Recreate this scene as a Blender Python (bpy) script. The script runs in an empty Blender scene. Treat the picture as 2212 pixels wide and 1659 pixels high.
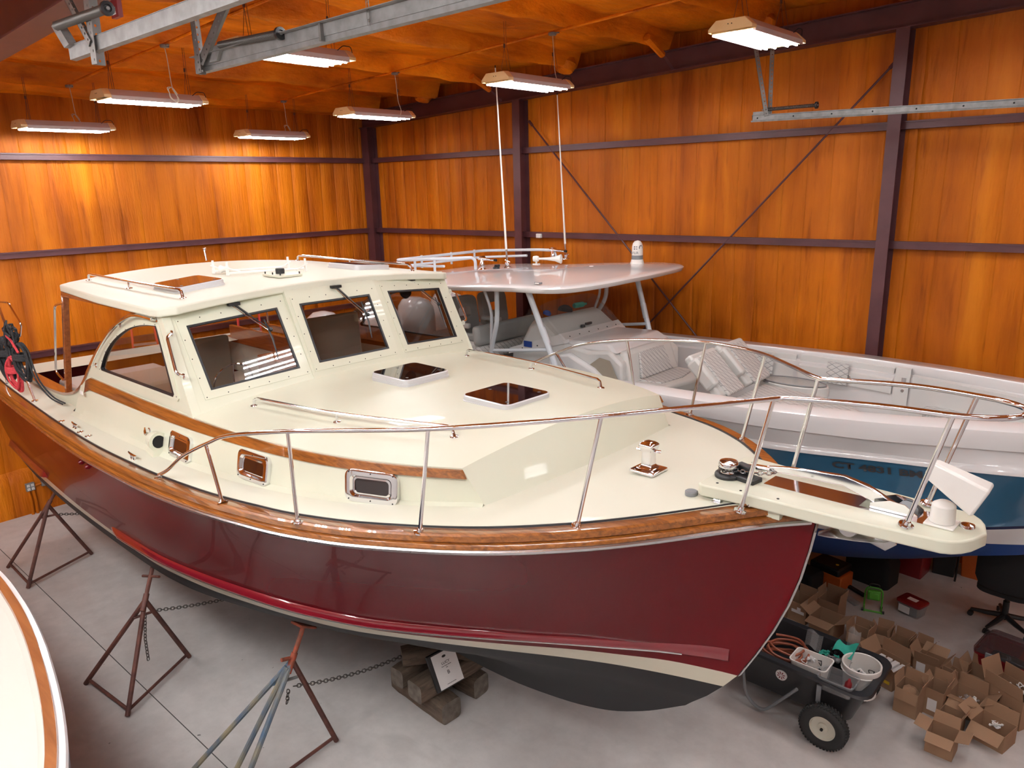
import bpy, bmesh, math, random
from mathutils import Vector, Matrix
random.seed(7)
S = bpy.context.scene
COL = S.collection
# ---------------------------------------------------------------- camera, world, exposure
cam_d = bpy.data.cameras.new('camera'); cam = bpy.data.objects.new('camera', cam_d); COL.objects.link(cam)
YAW, PITCH, ROLL, FPX = 0.73425494, -0.25483989, -0.02414975, 1624.77
def cam_matrix():
    cy, sy = math.cos(YAW), math.sin(YAW)
    f = Vector((-sy*math.cos(PITCH), cy*math.cos(PITCH), math.sin(PITCH)))
    r = Vector((cy, sy, 0)); u = r.cross(f)
    r2 = r*math.cos(ROLL)+u*math.sin(ROLL); u2 = u*math.cos(ROLL)-r*math.sin(ROLL)
    m = Matrix((r2, u2, -f)).transposed().to_4x4(); m.translation = (0, 0, 4.5)
    return m
cam.matrix_world = cam_matrix()
cam_d.sensor_fit = 'HORIZONTAL'; cam_d.sensor_width = 36; cam_d.lens = FPX*36/2212
cam_d.clip_start = 0.05; cam_d.clip_end = 100
S.camera = cam
S.view_settings.view_transform = 'Standard'; S.view_settings.look = 'None'
S.view_settings.gamma = 1; S.view_settings.use_curve_mapping = False
S.view_settings.exposure = 0.0
S.cycles.transparent_max_bounces = 32; S.cycles.diffuse_bounces = 6
TUBE = 106.0
W = bpy.data.worlds.new('world'); S.world = W; W.use_nodes = True
W.node_tree.nodes['Background'].inputs[0].default_value = (0.9, 0.85, 0.8, 1)
W.node_tree.nodes['Background'].inputs[1].default_value = 0.05

# ---------------------------------------------------------------- materials
def mat(name, col, rough=0.5, metal=0.0, coat=0.0, spec=0.5, emit=None, alpha=None):
    m = bpy.data.materials.new(name); m.use_nodes = True
    b = m.node_tree.nodes['Principled BSDF']
    b.inputs['Base Color'].default_value = (*col, 1); b.inputs['Roughness'].default_value = rough
    b.inputs['Metallic'].default_value = metal; b.inputs['Coat Weight'].default_value = coat
    b.inputs['Coat Roughness'].default_value = 0.03; b.inputs['Specular IOR Level'].default_value = spec
    if emit:
        b.inputs['Emission Color'].default_value = (*emit[0], 1); b.inputs['Emission Strength'].default_value = emit[1]
    return m
def nodes(m): return m.node_tree.nodes, m.node_tree.links, m.node_tree.nodes['Principled BSDF']
def ramp(n, stops):
    r = n.new('ShaderNodeValToRGB'); e = r.color_ramp.elements
    while len(e) < len(stops): e.new(0.5)
    for i, (p, c) in enumerate(stops): e[i].position = p; e[i].color = (*c, 1)
    return r
def noise(n, l, vec, scale, sc=(1, 1, 1), detail=4, dist=0, rough=0.5):
    mp = n.new('ShaderNodeMapping'); mp.inputs['Scale'].default_value = sc
    l.new(vec, mp.inputs['Vector'])
    t = n.new('ShaderNodeTexNoise'); t.inputs['Scale'].default_value = scale
    t.inputs['Detail'].default_value = detail; t.inputs['Distortion'].default_value = dist; t.inputs['Roughness'].default_value = rough
    l.new(mp.outputs[0], t.inputs['Vector']); return t.outputs['Fac']
def mixc(n, l, a, b, fac, mode='MIX'):
    x = n.new('ShaderNodeMix'); x.data_type = 'RGBA'; x.blend_type = mode
    for s, v in ((x.inputs[0], fac), (x.inputs[6], a), (x.inputs[7], b)):
        if isinstance(v, (int, float)): s.default_value = v
        elif isinstance(v, tuple): s.default_value = (*v, 1)
        else: l.new(v, s)
    return x.outputs[2]
def math_(n, l, op, a, b=0.0):
    x = n.new('ShaderNodeMath'); x.operation = op
    for s, v in ((x.inputs[0], a), (x.inputs[1], b)):
        if isinstance(v, (int, float)): s.default_value = v
        else: l.new(v, s)
    return x.outputs[0]
def objco(n): return n.new('ShaderNodeTexCoord').outputs['Object']
def bump(n, l, b, h, strength=0.3, dist=0.02):
    x = n.new('ShaderNodeBump'); x.inputs['Strength'].default_value = strength; x.inputs['Distance'].default_value = dist
    l.new(h, x.inputs['Height']); l.new(x.outputs[0], b.inputs['Normal']); return x
def varied(name, c1, c2, scale, rough=0.5, metal=0, sc=(1, 1, 1), bmp=0.0, coat=0, lo=0.35, hi=0.65, spec=0.5):
    m = mat(name, c1, rough, metal, coat, spec); n, l, b = nodes(m); co = objco(n)
    f = noise(n, l, co, scale, sc); r = ramp(n, [(lo, c1), (hi, c2)]); l.new(f, r.inputs[0]); l.new(r.outputs[0], b.inputs['Base Color'])
    if bmp: bump(n, l, b, f, bmp)
    return m
def foam(name, axis, ceil=False):
    m = mat(name, (.5, .16, .02), 0.5, spec=0.16); n, l, b = nodes(m); co = objco(n)
    if ceil: s1, s2 = (1, .35, 1), (1, 1, 1)
    else: s1 = (1, 1, .10); s2 = (1, 1, .28)
    f1 = noise(n, l, co, 2.6, s1, 5, .2, .6); f2 = noise(n, l, co, .55, (1, 1, 1), 3, .3); f3 = noise(n, l, co, 9, s1, 4, .1, .6)
    r1 = ramp(n, [(.28, (.25, .052, .003)), (.42, (.43, .108, .004)), (.56, (.54, .148, .005)), (.74, (.68, .22, .010))]); l.new(f1, r1.inputs[0])
    r2 = ramp(n, [(.36, (.62, .55, .5)), (.62, (1.12, 1.1, 1.0))]); l.new(f2, r2.inputs[0])
    c = mixc(n, l, r1.outputs[0], r2.outputs[0], .8, 'MULTIPLY')
    r3 = ramp(n, [(.28, (.50, .40, .32)), (.42, (1, 1, 1))]); l.new(f3, r3.inputs[0])
    c = mixc(n, l, c, r3.outputs[0], .75 if not ceil else .3, 'MULTIPLY')
    pk = noise(n, l, co, .8, (1, 1, .3), 4, .2)
    r4 = ramp(n, [(.5, (0, 0, 0)), (.75, (1, 1, 1))]); l.new(pk, r4.inputs[0])
    sf = n.new('ShaderNodeRGBToBW'); l.new(r4.outputs[0], sf.inputs[0])
    if ceil: c = mixc(n, l, c, (1.55, 1.62, 1.2), 1.0, 'MULTIPLY')
    c = mixc(n, l, c, (.46, .13, .03), math_(n, l, 'MULTIPLY', sf.outputs[0], .45))
    l.new(c, b.inputs['Base Color'])
    fine = noise(n, l, co, 26, s2 if not ceil else (1, 1, 1), 5, .4)
    hgt = math_(n, l, 'ADD', math_(n, l, 'MULTIPLY', f1, 2.2), math_(n, l, 'ADD', math_(n, l, 'MULTIPLY', fine, .22), math_(n, l, 'MULTIPLY', f3, .5)))
    if not ceil:                                       # the sheet metal's ribs show through the foam
        sx = n.new('ShaderNodeSeparateXYZ'); l.new(co, sx.inputs[0])
        ph = math_(n, l, 'ADD', math_(n, l, 'MULTIPLY', sx.outputs[axis], 20.6), math_(n, l, 'MULTIPLY', f2, 2.0))
        rb = math_(n, l, 'POWER', math_(n, l, 'ABSOLUTE', math_(n, l, 'SINE', math_(n, l, 'MULTIPLY', ph, .5))), .35)
        hgt = math_(n, l, 'ADD', hgt, math_(n, l, 'MULTIPLY', rb, .8))
    bump(n, l, b, hgt, .55, .05)
    return m
def concrete():
    m = mat('concrete', (.33, .31, .29), .55, spec=.35); n, l, b = nodes(m); co = objco(n)
    f = noise(n, l, co, .55, detail=6, rough=.6); g = noise(n, l, co, 4.5, detail=7, rough=.65); w = noise(n, l, co, 1.3, (1, 3, 1), 6, .5)
    r = ramp(n, [(.3, (.45, .425, .405)), (.5, (.53, .505, .485)), (.7, (.61, .585, .56))]); l.new(f, r.inputs[0])
    r2 = ramp(n, [(.3, (.85, .85, .85)), (.7, (1.1, 1.1, 1.1))]); l.new(g, r2.inputs[0])
    c = mixc(n, l, r.outputs[0], r2.outputs[0], .8, 'MULTIPLY')
    r3 = ramp(n, [(.62, (0, 0, 0)), (.75, (1, 1, 1))]); l.new(w, r3.inputs[0]); sf = n.new('ShaderNodeRGBToBW'); l.new(r3.outputs[0], sf.inputs[0])
    c = mixc(n, l, c, (.42, .40, .38), math_(n, l, 'MULTIPLY', sf.outputs[0], .5))
    sp = noise(n, l, co, 14, detail=2); r4 = ramp(n, [(.20, (1, 1, 1)), (.25, (0, 0, 0))]); l.new(sp, r4.inputs[0]); s4 = n.new('ShaderNodeRGBToBW'); l.new(r4.outputs[0], s4.inputs[0])
    c = mixc(n, l, c, (.12, .11, .10), s4.outputs[0])
    l.new(c, b.inputs['Base Color']); bump(n, l, b, g, .15, .01)
    rr = ramp(n, [(.3, (.38,)*3), (.7, (.62,)*3)]); l.new(f, rr.inputs[0]); l.new(rr.outputs[0], b.inputs['Roughness'])
    return m
def wood(name, c1, c2, sc=(1, 14, 14), scale=3, rough=.35, coat=1.0, bmp=0.0):
    m = mat(name, c1, rough, coat=coat); n, l, b = nodes(m); co = objco(n)
    f = noise(n, l, co, scale, sc, 6, .6, .6); r = ramp(n, [(.32, c1), (.5, tuple((x+y)/2 for x, y in zip(c1, c2))), (.68, c2)])
    l.new(f, r.inputs[0]); l.new(r.outputs[0], b.inputs['Base Color'])
    if bmp: bump(n, l, b, f, bmp, .01)
    return m
def glass(name, tint=(1, 1, 1), refl=1.0, body=0.0):
    m = bpy.data.materials.new(name); m.use_nodes = True; n = m.node_tree.nodes; l = m.node_tree.links; n.clear()
    o = n.new('ShaderNodeOutputMaterial'); t = n.new('ShaderNodeBsdfTransparent'); t.inputs[0].default_value = (*tint, 1)
    g = n.new('ShaderNodeBsdfGlossy'); g.inputs['Roughness'].default_value = .015
    fr = n.new('ShaderNodeLayerWeight'); fr.inputs[0].default_value = .5; x = n.new('ShaderNodeMixShader')
    k = math_(n, l, 'MULTIPLY', math_(n, l, 'ADD', math_(n, l, 'MULTIPLY', math_(n, l, 'POWER', fr.outputs['Facing'], 5.0), .9), .045), refl); l.new(k, x.inputs[0]); l.new(t.outputs[0], x.inputs[1]); l.new(g.outputs[0], x.inputs[2])
    out = x.outputs[0]
    if body:
        d = n.new('ShaderNodeBsdfDiffuse'); d.inputs[0].default_value = (.8, .8, .8, 1); y = n.new('ShaderNodeMixShader'); y.inputs[0].default_value = body
        l.new(out, y.inputs[1]); l.new(d.outputs[0], y.inputs[2]); out = y.outputs[0]
    l.new(out, o.inputs[0]); return m
def quilted(name, col, line, scale=11):
    m = mat(name, col, .5); n, l, b = nodes(m); co = objco(n); sx = n.new('ShaderNodeSeparateXYZ'); l.new(co, sx.inputs[0])
    def ln(sg):
        u = math_(n, l, 'ADD', sx.outputs[0], math_(n, l, 'ADD', math_(n, l, 'MULTIPLY', sx.outputs[1], sg*1.5), math_(n, l, 'MULTIPLY', sx.outputs[2], sg*1.5)))
        fr = math_(n, l, 'FRACT', math_(n, l, 'MULTIPLY', u, scale)); return math_(n, l, 'ABSOLUTE', math_(n, l, 'SUBTRACT', fr, .5))
    mn = math_(n, l, 'MINIMUM', math_(n, l, 'SUBTRACT', .5, ln(1)), math_(n, l, 'SUBTRACT', .5, ln(-1)))
    fac = math_(n, l, 'LESS_THAN', mn, .05); c = mixc(n, l, col, line, fac); l.new(c, b.inputs['Base Color']); bump(n, l, b, math_(n, l, 'MINIMUM', mn, .2), .5, .02)
    return m
M = {}
M['wall_y'] = foam('orange_foam_wall', 1); M['wall_x'] = foam('orange_foam_long_wall', 0); M['ceil'] = foam('orange_foam_ceiling', 0, True)
M['steel'] = varied('maroon_steel', (.075, .022, .026), (.10, .032, .036), 3, .45)
M['floor'] = concrete()
M['joint'] = mat('joint_dark', (.07, .065, .06), .8)
M['galv'] = varied('galvanised_steel', (.20, .195, .19), (.27, .265, .26), 14, .5, .25)
M['angle'] = varied('punched_angle', (.16, .15, .14), (.22, .21, .20), 8, .5, .6)
M['spring'] = mat('spring_steel', (.12, .11, .10), .4, .6)
M['black'] = mat('black_plastic', (.012, .012, .013), .4)
M['dark'] = mat('dark_hole', (.008, .008, .008), .9)
M['lamp'] = mat('lamp_reflector', (.75, .72, .70), .35, .2)
M['lampside'] = mat('lamp_side', (.50, .40, .38), .4)
M['endcap'] = wood('pale_wood_endcap', (.72, .48, .22), (.80, .58, .30), (1, 6, 1), 4, .5, .2)
M['tube'] = mat('lit_tube', (1, 1, 1), .5, emit=((.96, .985, 1.0), TUBE))
M['wire'] = mat('brown_wire', (.10, .035, .02), .6)
M['cord'] = mat('white_cord', (.62, .55, .45), .6)
M['red'] = mat('burgundy_topsides', (.11, .0018, .005), .24, coat=.19, spec=.10)
M['strake'] = mat('red_strake', (.17, .006, .013), .2, coat=1.0)
M['cream'] = varied('cream_gelcoat', (.60, .605, .475), (.63, .635, .51), 1.2, .40, coat=.12)
M['cream2'] = mat('cream_nonskid', (.64, .635, .525), .5, coat=.08)
M['boot'] = mat('cream_boot_stripe', (.55, .52, .41), .35, coat=.3)
M['bottom'] = mat('black_antifoul', (.009, .009, .010), .62)
M['teak'] = wood('varnished_teak', (.13, .038, .006), (.36, .125, .022), (1, 18, 18), 2.6, .3, 1)
M['toe'] = wood('brown_toe_rail', (.20, .065, .018), (.30, .11, .035), (1, 10, 10), 2.5, .3, 1)
M['mahog'] = wood('varnished_mahogany', (.20, .050, .014), (.34, .10, .026), (1, 10, 10), 2.5, .25, 1)
M['chrome'] = mat('polished_stainless', (.82, .82, .84), .11, 1.0)
M['chrome2'] = mat('satin_stainless', (.6, .6, .6), .25, 1.0)
M['glass'] = glass('window_glass', (.90, .90, .90), 1.25)
M['smoked'] = mat('smoked_hatch_lens', (.012, .006, .006), .04, coat=1.0)
M['gasket'] = mat('black_gasket', (.012, .013, .016), .45)
M['hframe'] = mat('hatch_frame', (.62, .62, .64), .4, .35)
M['seat'] = mat('taupe_vinyl', (.32, .28, .22), .55)
M['panel'] = mat('grey_dash', (.42, .42, .42), .5)
M['tan'] = mat('tan_interior', (.50, .46, .38), .5)
M['sole'] = mat('cabin_sole', (.45, .43, .38), .6)
M['white'] = mat('white_gelcoat', (.70, .69, .685), .16, coat=.5)
M['whitem'] = mat('white_moulding', (.62, .62, .60), .35, coat=.2)
M['whitep'] = mat('white_plastic', (.78, .76, .72), .35, coat=.2)
M['blue'] = mat('teal_blue_topsides', (.042, .155, .275), .14, coat=1.0)
M['navy'] = mat('navy_stripe', (.006, .012, .06), .25)
M['bluebot'] = mat('blue_antifoul', (.004, .035, .16), .55)
M['vinyl'] = mat('white_vinyl', (.60, .60, .575), .45)
M['quilt'] = quilted('quilted_vinyl', (.58, .58, .56), (.25, .25, .26), 9)
M['greyv'] = mat('grey_vinyl', (.36, .37, .36), .5)
M['numgrey'] = mat('number_grey', (.045, .05, .06), .5)
M['b3deck'] = mat('pale_nonskid', (.50, .475, .42), .5)
M['door'] = mat('white_sectional_door', (.66, .66, .64), .45)
M['tubew'] = mat('painted_pipe', (.62, .67, .72), .25, coat=.5)
M['acrylic'] = glass('clear_acrylic', (.93, .93, .92), 1.0, .03)
M['rope_b'] = varied('black_rope', (.012, .012, .014), (.03, .03, .033), 60, .8, bmp=.4)
M['rope_r'] = varied('red_rope', (.50, .03, .045), (.62, .06, .07), 60, .8, bmp=.4)
M['rust'] = varied('rusty_maroon_pipe', (.060, .020, .016), (.13, .045, .03), 9, .65, bmp=.2)
M['bluepaint'] = varied('worn_blue_pipe', (.055, .10, .16), (.23, .20, .13), 7, .6, sc=(1, 1, .4), bmp=.2)
M['orustp'] = varied('rusty_orange_pad', (.33, .055, .02), (.14, .04, .02), 12, .7)
M['chain'] = mat('dark_chain', (.10, .09, .08), .5, .6)
M['timber'] = wood('weathered_timber', (.060, .042, .030), (.15, .105, .072), (2, 12, 12), 2.5, .85, 0, .5)
M['timber2'] = varied('weathered_endgrain', (.09, .075, .06), (.17, .145, .12), 12, .9, bmp=.4)
M['card'] = varied('cardboard', (.27, .155, .088), (.31, .185, .105), 4, .8)
M['cardin'] = mat('cardboard_inside', (.30, .18, .105), .85)
M['paper'] = mat('white_paper', (.72, .71, .70), .7)
M['ink'] = mat('black_ink', (.01, .01, .01), .7)
M['plas'] = glass('clear_plastic', (.86, .87, .88), 1.6, .14)
M['cartp'] = mat('black_cart_plastic', (.018, .018, .02), .38)
M['rubber'] = mat('tyre_rubber', (.018, .018, .018), .8)
M['rim'] = mat('cream_wheel', (.55, .53, .44), .4)
M['greenp'] = mat('green_plastic', (.10, .42, .04), .45)
M['redp'] = mat('red_plastic', (.20, .008, .012), .35)
M['orangep'] = mat('orange_plastic', (.60, .13, .02), .45)
M['tealp'] = mat('teal_cloth', (.02, .33, .25), .7)
M['fabric'] = mat('black_fabric', (.01, .01, .011), .9)
M['lid'] = glass('smoked_clear_lid', (.55, .42, .44), 1.5, .04)
M['orangehose'] = mat('copper_hose', (.28, .075, .035), .5)
M['yellow'] = mat('yellow_label', (.65, .45, .02), .6)
M['bluec'] = mat('blue_cloth', (.01, .05, .28), .7)
M['greyp'] = mat('grey_plastic', (.20, .21, .22), .5)
M['redladder'] = mat('red_fibreglass', (.62, .045, .03), .45)
M['alu'] = mat('aluminium', (.62, .62, .62), .35, .8)

# ---------------------------------------------------------------- mesh helpers
I4 = Matrix.Identity(4)
class MB:
    def __init__(s, M0=None): s.v = []; s.f = []; s.mi = []; s.M = M0 or I4; s.m = 0
    def V(s, p): s.v.append(tuple(s.M @ Vector(p))); return len(s.v)-1
    def F(s, idx): s.f.append(tuple(idx)); s.mi.append(s.m)
    def poly(s, pts): s.F([s.V(p) for p in pts])
    def box(s, c, d, rz=0, R=None):
        T = Matrix.Translation(c) @ (R.to_4x4() if R else Matrix.Rotation(rz, 4, 'Z')); i = len(s.v)
        for z in (-1, 1):
            for x, y in ((-1, -1), (1, -1), (1, 1), (-1, 1)): s.V(T @ Vector((x*d[0]/2, y*d[1]/2, z*d[2]/2)))
        for q in ((0, 3, 2, 1), (4, 5, 6, 7), (0, 1, 5, 4), (1, 2, 6, 5), (2, 3, 7, 6), (3, 0, 4, 7)): s.F([i+k for k in q])
        return s
    def hexa(s, b, t):            # 4 bottom points, 4 top points
        i = [s.V(p) for p in list(b)+list(t)]
        for q in ((0, 3, 2, 1), (4, 5, 6, 7), (0, 1, 5, 4), (1, 2, 6, 5), (2, 3, 7, 6), (3, 0, 4, 7)): s.F([i[k] for k in q])
        return s
    def loft(s, rows, closeu=False, closev=False, caps=False):
        ids = [[s.V(p) for p in r] for r in rows]; n = len(rows); m = len(rows[0])
        for i in range(n if closeu else n-1):
            for j in range(m if closev else m-1):
                s.F((ids[i][j], ids[(i+1) % n][j], ids[(i+1) % n][(j+1) % m], ids[i][(j+1) % m]))
        if caps: s.F(ids[0][::-1]); s.F(ids[-1])
        return s
    def tube(s, path, r, seg=8, caps=True, closed=False):
        P = [Vector(p) for p in path]; n = len(P); rows = []; up = None
        for i in range(n):
            a = P[(i-1) % n] if (closed or i) else P[0]; b = P[(i+1) % n] if (closed or i < n-1) else P[-1]
            t = (b-a).normalized() if (b-a).length > 1e-9 else Vector((0, 0, 1))
            if up is None: up = Vector((0, 0, 1)) if abs(t.z) < .9 else Vector((1, 0, 0))
            x = t.cross(up)
            if x.length < 1e-6: x = t.orthogonal()
            x.normalize(); up = x.cross(t).normalized()
            rr = r[i] if isinstance(r, (list, tuple)) else r
            rows.append([P[i]+(x*math.cos(k*2*math.pi/seg)+up*math.sin(k*2*math.pi/seg))*rr for k in range(seg)])
        s.loft(rows, closeu=closed, closev=True, caps=caps and not closed); return s
    def lathe(s, prof, c=(0, 0, 0), ax=(0, 0, 1), seg=20, caps=True):     # prof: (radius, height)
        z = Vector(ax).normalized(); x = z.orthogonal().normalized(); y = z.cross(x); c = Vector(c)
        rows = [[c+z*h_+(x*math.cos(k*2*math.pi/seg)+y*math.sin(k*2*math.pi/seg))*max(r_, 1e-4) for k in range(seg)] for r_, h_ in prof]
        s.loft(rows, closev=True, caps=caps); return s
    def prism(s, poly, d):         # extrude 3D polygon by vector d
        d = Vector(d); s.loft([[Vector(p) for p in poly], [Vector(p)+d for p in poly]], closev=True, caps=True); return s
    def build(s, name, mats, parent=None, smooth=False, bevel=0, loc=None, kind=None, seg=2, auto=True, sub=0):
        me = bpy.data.meshes.new(name); off = Vector(loc) if loc else Vector((0, 0, 0))
        me.from_pydata([tuple(Vector(v)-off) for v in s.v], [], s.f); me.update()
        if not isinstance(mats, (list, tuple)): mats = [mats]
        for k in mats: me.materials.append(M[k] if isinstance(k, str) else k)
        for p, i in zip(me.polygons, s.mi): p.material_index = i
        bm = bmesh.new(); bm.from_mesh(me); bmesh.ops.remove_doubles(bm, verts=bm.verts, dist=1e-5); bmesh.ops.recalc_face_normals(bm, faces=bm.faces); bm.to_mesh(me); bm.free()
        o = bpy.data.objects.new(name, me); COL.objects.link(o); o.location = off
        if parent: o.parent = parent
        if bevel:
            b = o.modifiers.new('bevel', 'BEVEL'); b.width = bevel; b.segments = seg; b.limit_method = 'ANGLE'; b.angle_limit = math.radians(35)
        if sub:
            b = o.modifiers.new('sub', 'SUBSURF'); b.levels = sub; b.render_levels = sub
        if smooth or bevel:
            me.polygons.foreach_set('use_smooth', [True]*len(me.polygons))
            if auto: 
                me.set_sharp_from_angle(angle=math.radians(40))
        if kind: o['kind'] = kind
        return o
def tag(o, label, cat, group=None, kind=None):
    o['label'] = label; o['category'] = cat
    if group: o['group'] = group
    if kind: o['kind'] = kind
    return o
def thing(name, loc, label, cat, group=None, rz=0):
    o = bpy.data.objects.new(name, None); COL.objects.link(o); o.location = loc; o.rotation_euler = (0, 0, rz); o.empty_display_size = .1
    return tag(o, label, cat, group)
def copy_tree(o, parent=None):
    c = o.copy(); COL.objects.link(c); c.parent = parent
    for ch in [k for k in bpy.data.objects if k.parent == o]: copy_tree(ch, c)
    return c
def spline(pts, n=6, closed=False):
    P = [Vector(p) for p in pts]; out = []; N = len(P)
    for i in range(N if closed else N-1):
        g = lambda k: P[k % N] if closed else P[max(0, min(N-1, k))]
        p0, p1, p2, p3 = g(i-1), g(i), g(i+1), g(i+2)
        for k in range(n):
            t = k/n; out.append(.5*((2*p1)+(p2-p0)*t+(2*p0-5*p1+4*p2-p3)*t*t+(3*p1-p0-3*p2+p3)*t**3))
    if not closed: out.append(P[-1])
    return out
def fillet(pts, r=.05, n=5):       # polyline with rounded corners
    P = [Vector(p) for p in pts]; out = [P[0]]
    for i in range(1, len(P)-1):
        a = (P[i-1]-P[i]); b = (P[i+1]-P[i]); rr = min(r, a.length*.49, b.length*.49); A = P[i]+a.normalized()*rr; B = P[i]+b.normalized()*rr
        for k in range(n+1):
            t = k/n; out.append(A*(1-t)**2+P[i]*2*t*(1-t)+B*t*t)
    return out+[P[-1]]
def lerp(x, T):                    # piecewise linear table [(x, y), ...] ascending x
    if x <= T[0][0]: return T[0][1]
    for (a, p), (b, q) in zip(T, T[1:]):
        if x <= b: return p+(q-p)*(x-a)/(b-a)
    return T[-1][1]
def smo(x, T):                     # monotone cubic through a table (Fritsch-Carlson)
    n = len(T); xs = [t[0] for t in T]; ys = [t[1] for t in T]
    if x <= xs[0]: return ys[0]
    if x >= xs[-1]: return ys[-1]
    d = [(ys[i+1]-ys[i])/(xs[i+1]-xs[i]) for i in range(n-1)]
    m = [d[0]]+[(0 if d[i-1]*d[i] <= 0 else 2*d[i-1]*d[i]/(d[i-1]+d[i])) for i in range(1, n-1)]+[d[-1]]
    for i in range(n-1):
        if x <= xs[i+1]:
            h = xs[i+1]-xs[i]; t = (x-xs[i])/h
            return (2*t**3-3*t*t+1)*ys[i]+(t**3-2*t*t+t)*h*m[i]+(-2*t**3+3*t*t)*ys[i+1]+(t**3-t*t)*h*m[i+1]
def plate(outer, holes, fn, mb=None, thick=None):
    """flat panel with holes: 2D loops, fn(u, v, k) -> 3D for the front (k=0) and back (k=1) skins"""
    mb = mb or MB(); bm = bmesh.new(); edges = []; loops = [outer]+list(holes)
    for lp in loops:
        vs = [bm.verts.new((p[0], p[1], 0)) for p in lp]
        for i in range(len(vs)): edges.append(bm.edges.new((vs[i], vs[(i+1) % len(vs)])))
    bmesh.ops.triangle_fill(bm, use_beauty=True, use_dissolve=False, edges=edges)
    bm.verts.ensure_lookup_table(); bm.verts.index_update()
    co = [(v.co.x, v.co.y) for v in bm.verts]; fs = [[v.index for v in f.verts] for f in bm.faces]; bm.free()
    A = [mb.V(fn(u, v, 0)) for u, v in co]; B = [mb.V(fn(u, v, 1)) for u, v in co]
    for f in fs: mb.F([A[i] for i in f]); mb.F([B[i] for i in reversed(f)])
    k = 0
    for lp in loops:
        n = len(lp)
        for i in range(n): mb.F((A[k+i], A[k+(i+1) % n], B[k+(i+1) % n], B[k+i]))
        k += n
    return mb
def rrect(cx, cy, w, h_, r, n=4):
    out = []
    for sx, sy, a0 in ((1, 1, 0), (-1, 1, 90), (-1, -1, 180), (1, -1, 270)):
        for k in range(n+1):
            a = math.radians(a0+90*k/n); out.append((cx+sx*(w/2-r)+r*math.cos(a), cy+sy*(h_/2-r)+r*math.sin(a)))
    return out
def text_mesh(name, txt, size, mtx, matname, parent=None, depth=.001, bold=0.0, align='CENTER'):
    cu = bpy.data.curves.new(name, 'FONT'); cu.body = txt; cu.size = size; cu.align_x = align; cu.extrude = depth; cu.offset = bold; cu.resolution_u = 3
    t = bpy.data.objects.new(name, cu); COL.objects.link(t)
    bpy.context.view_layer.update()
    me = bpy.data.meshes.new_from_object(t.evaluated_get(bpy.context.evaluated_depsgraph_get()))
    bpy.data.objects.remove(t); bpy.data.curves.remove(cu)
    me.transform(mtx); me.materials.clear(); me.materials.append(M[matname])
    o = bpy.data.objects.new(name, me); COL.objects.link(o)
    if parent: o.parent = parent
    return o
# ================================================================ THE BUILDING
XL, YB, XR, YF = -12.34, 9.67, 9.0, -6.0
def roofz(x): return 6.16+.042*(x-XL)             # underside of the roof deck
def purz(x): return 5.95+.042*(x-XL)              # underside of the purlins
def struct(o): o['kind'] = 'structure'; return o
b = MB(); b.box(((XL+XR)/2, (YB+YF)/2, -.1), (XR-XL+1, YB-YF+1, .2)); struct(b.build('floor', 'floor'))
b = MB(); b.box((XL-.1, (YB+YF)/2, 3.3), (.2, YB-YF+.4, 6.7)); struct(b.build('wall_left', 'wall_y'))
b = MB(); b.box(((XL+XR)/2, YB+.1, 3.5), (XR-XL, .2, 7.1)); struct(b.build('wall_back', 'wall_x'))
b = MB(); b.box((XR+.1, (YB+YF)/2, 3.5), (.2, YB-YF+.4, 7.1)); struct(b.build('wall_right', 'wall_y'))
b = MB(); b.box(((XL+XR)/2, YF-.1, 3.5), (XR-XL, .2, 7.1)); struct(b.build('wall_front', 'wall_x'))
b = MB(); rows = []
for i in range(60):
    x = XL-.05+(XR-XL+.1)*i/59
    rows.append([(x, YF-.05+(YB-YF+.1)*j/40, roofz(x)+.03*math.sin(j*1.7+i*.6)*math.sin(i*.9+j*.35)) for j in range(41)])
b.loft(rows); top = [[(p[0], p[1], p[2]+.2) for p in r] for r in rows]; b.loft(top[::59]); struct(b.build('ceiling', 'ceil', smooth=True, auto=False))
# foam-coated purlins: rounded beams across the ceiling, sagging a little between the frames
k = 0
for x in [-11.75, -10.15, -8.72, -7.15, -5.62, -4.2, -2.75, -1.3, .2, 1.7, 3.2, 4.7, 6.2, 7.7]:
    b = MB(); rows = []
    for j in range(61):
        y = YF+(YB-.2-YF)*j/60; wob = .012*math.sin(j*.9+x)+.01*math.sin(j*2.3+x*2)
        zb = purz(x)+wob; zt = roofz(x)+.05
        rows.append([(x-.11, y, zt), (x-.055+wob, y, zb+.06), (x-.04, y, zb+.01), (x, y, zb-.01), (x+.035, y, zb+.015), (x+.05, y, zb+.06), (x+.13, y, zt)])
    b.loft(rows, caps=True); k += 1; struct(b.build('trim_%d' % k, 'ceil', smooth=True))
# eave strut along the left wall, foamed over
b = MB(); rows = []
for j in range(41):
    y = YF+(YB-.25-YF)*j/40; wv = .012*math.sin(j*1.3)
    rows.append([(XL, y, 6.2), (XL+.16, y, 6.2), (XL+.17, y, 6.0+wv), (XL+.12, y, 5.93+wv), (XL, y, 5.90+wv)])
b.loft(rows, closev=True, caps=True); k += 1; struct(b.build('trim_%d' % k, 'ceil', smooth=True))
# foamed ledge at the foot of the left wall
b = MB(); rows = []
for j in range(61):
    y = YF+(YB-YF)*j/60; wv = .015*math.sin(j*1.9)+.01*math.sin(j*.7)
    rows.append([(XL, y, 0), (XL+.10, y, 0), (XL+.105, y, .5+wv), (XL+.07, y, .62+wv), (XL, y, .68+wv)])
b.loft(rows, closev=True, caps=True); k += 1; struct(b.build('trim_%d' % k, 'wall_y', smooth=True))
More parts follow.
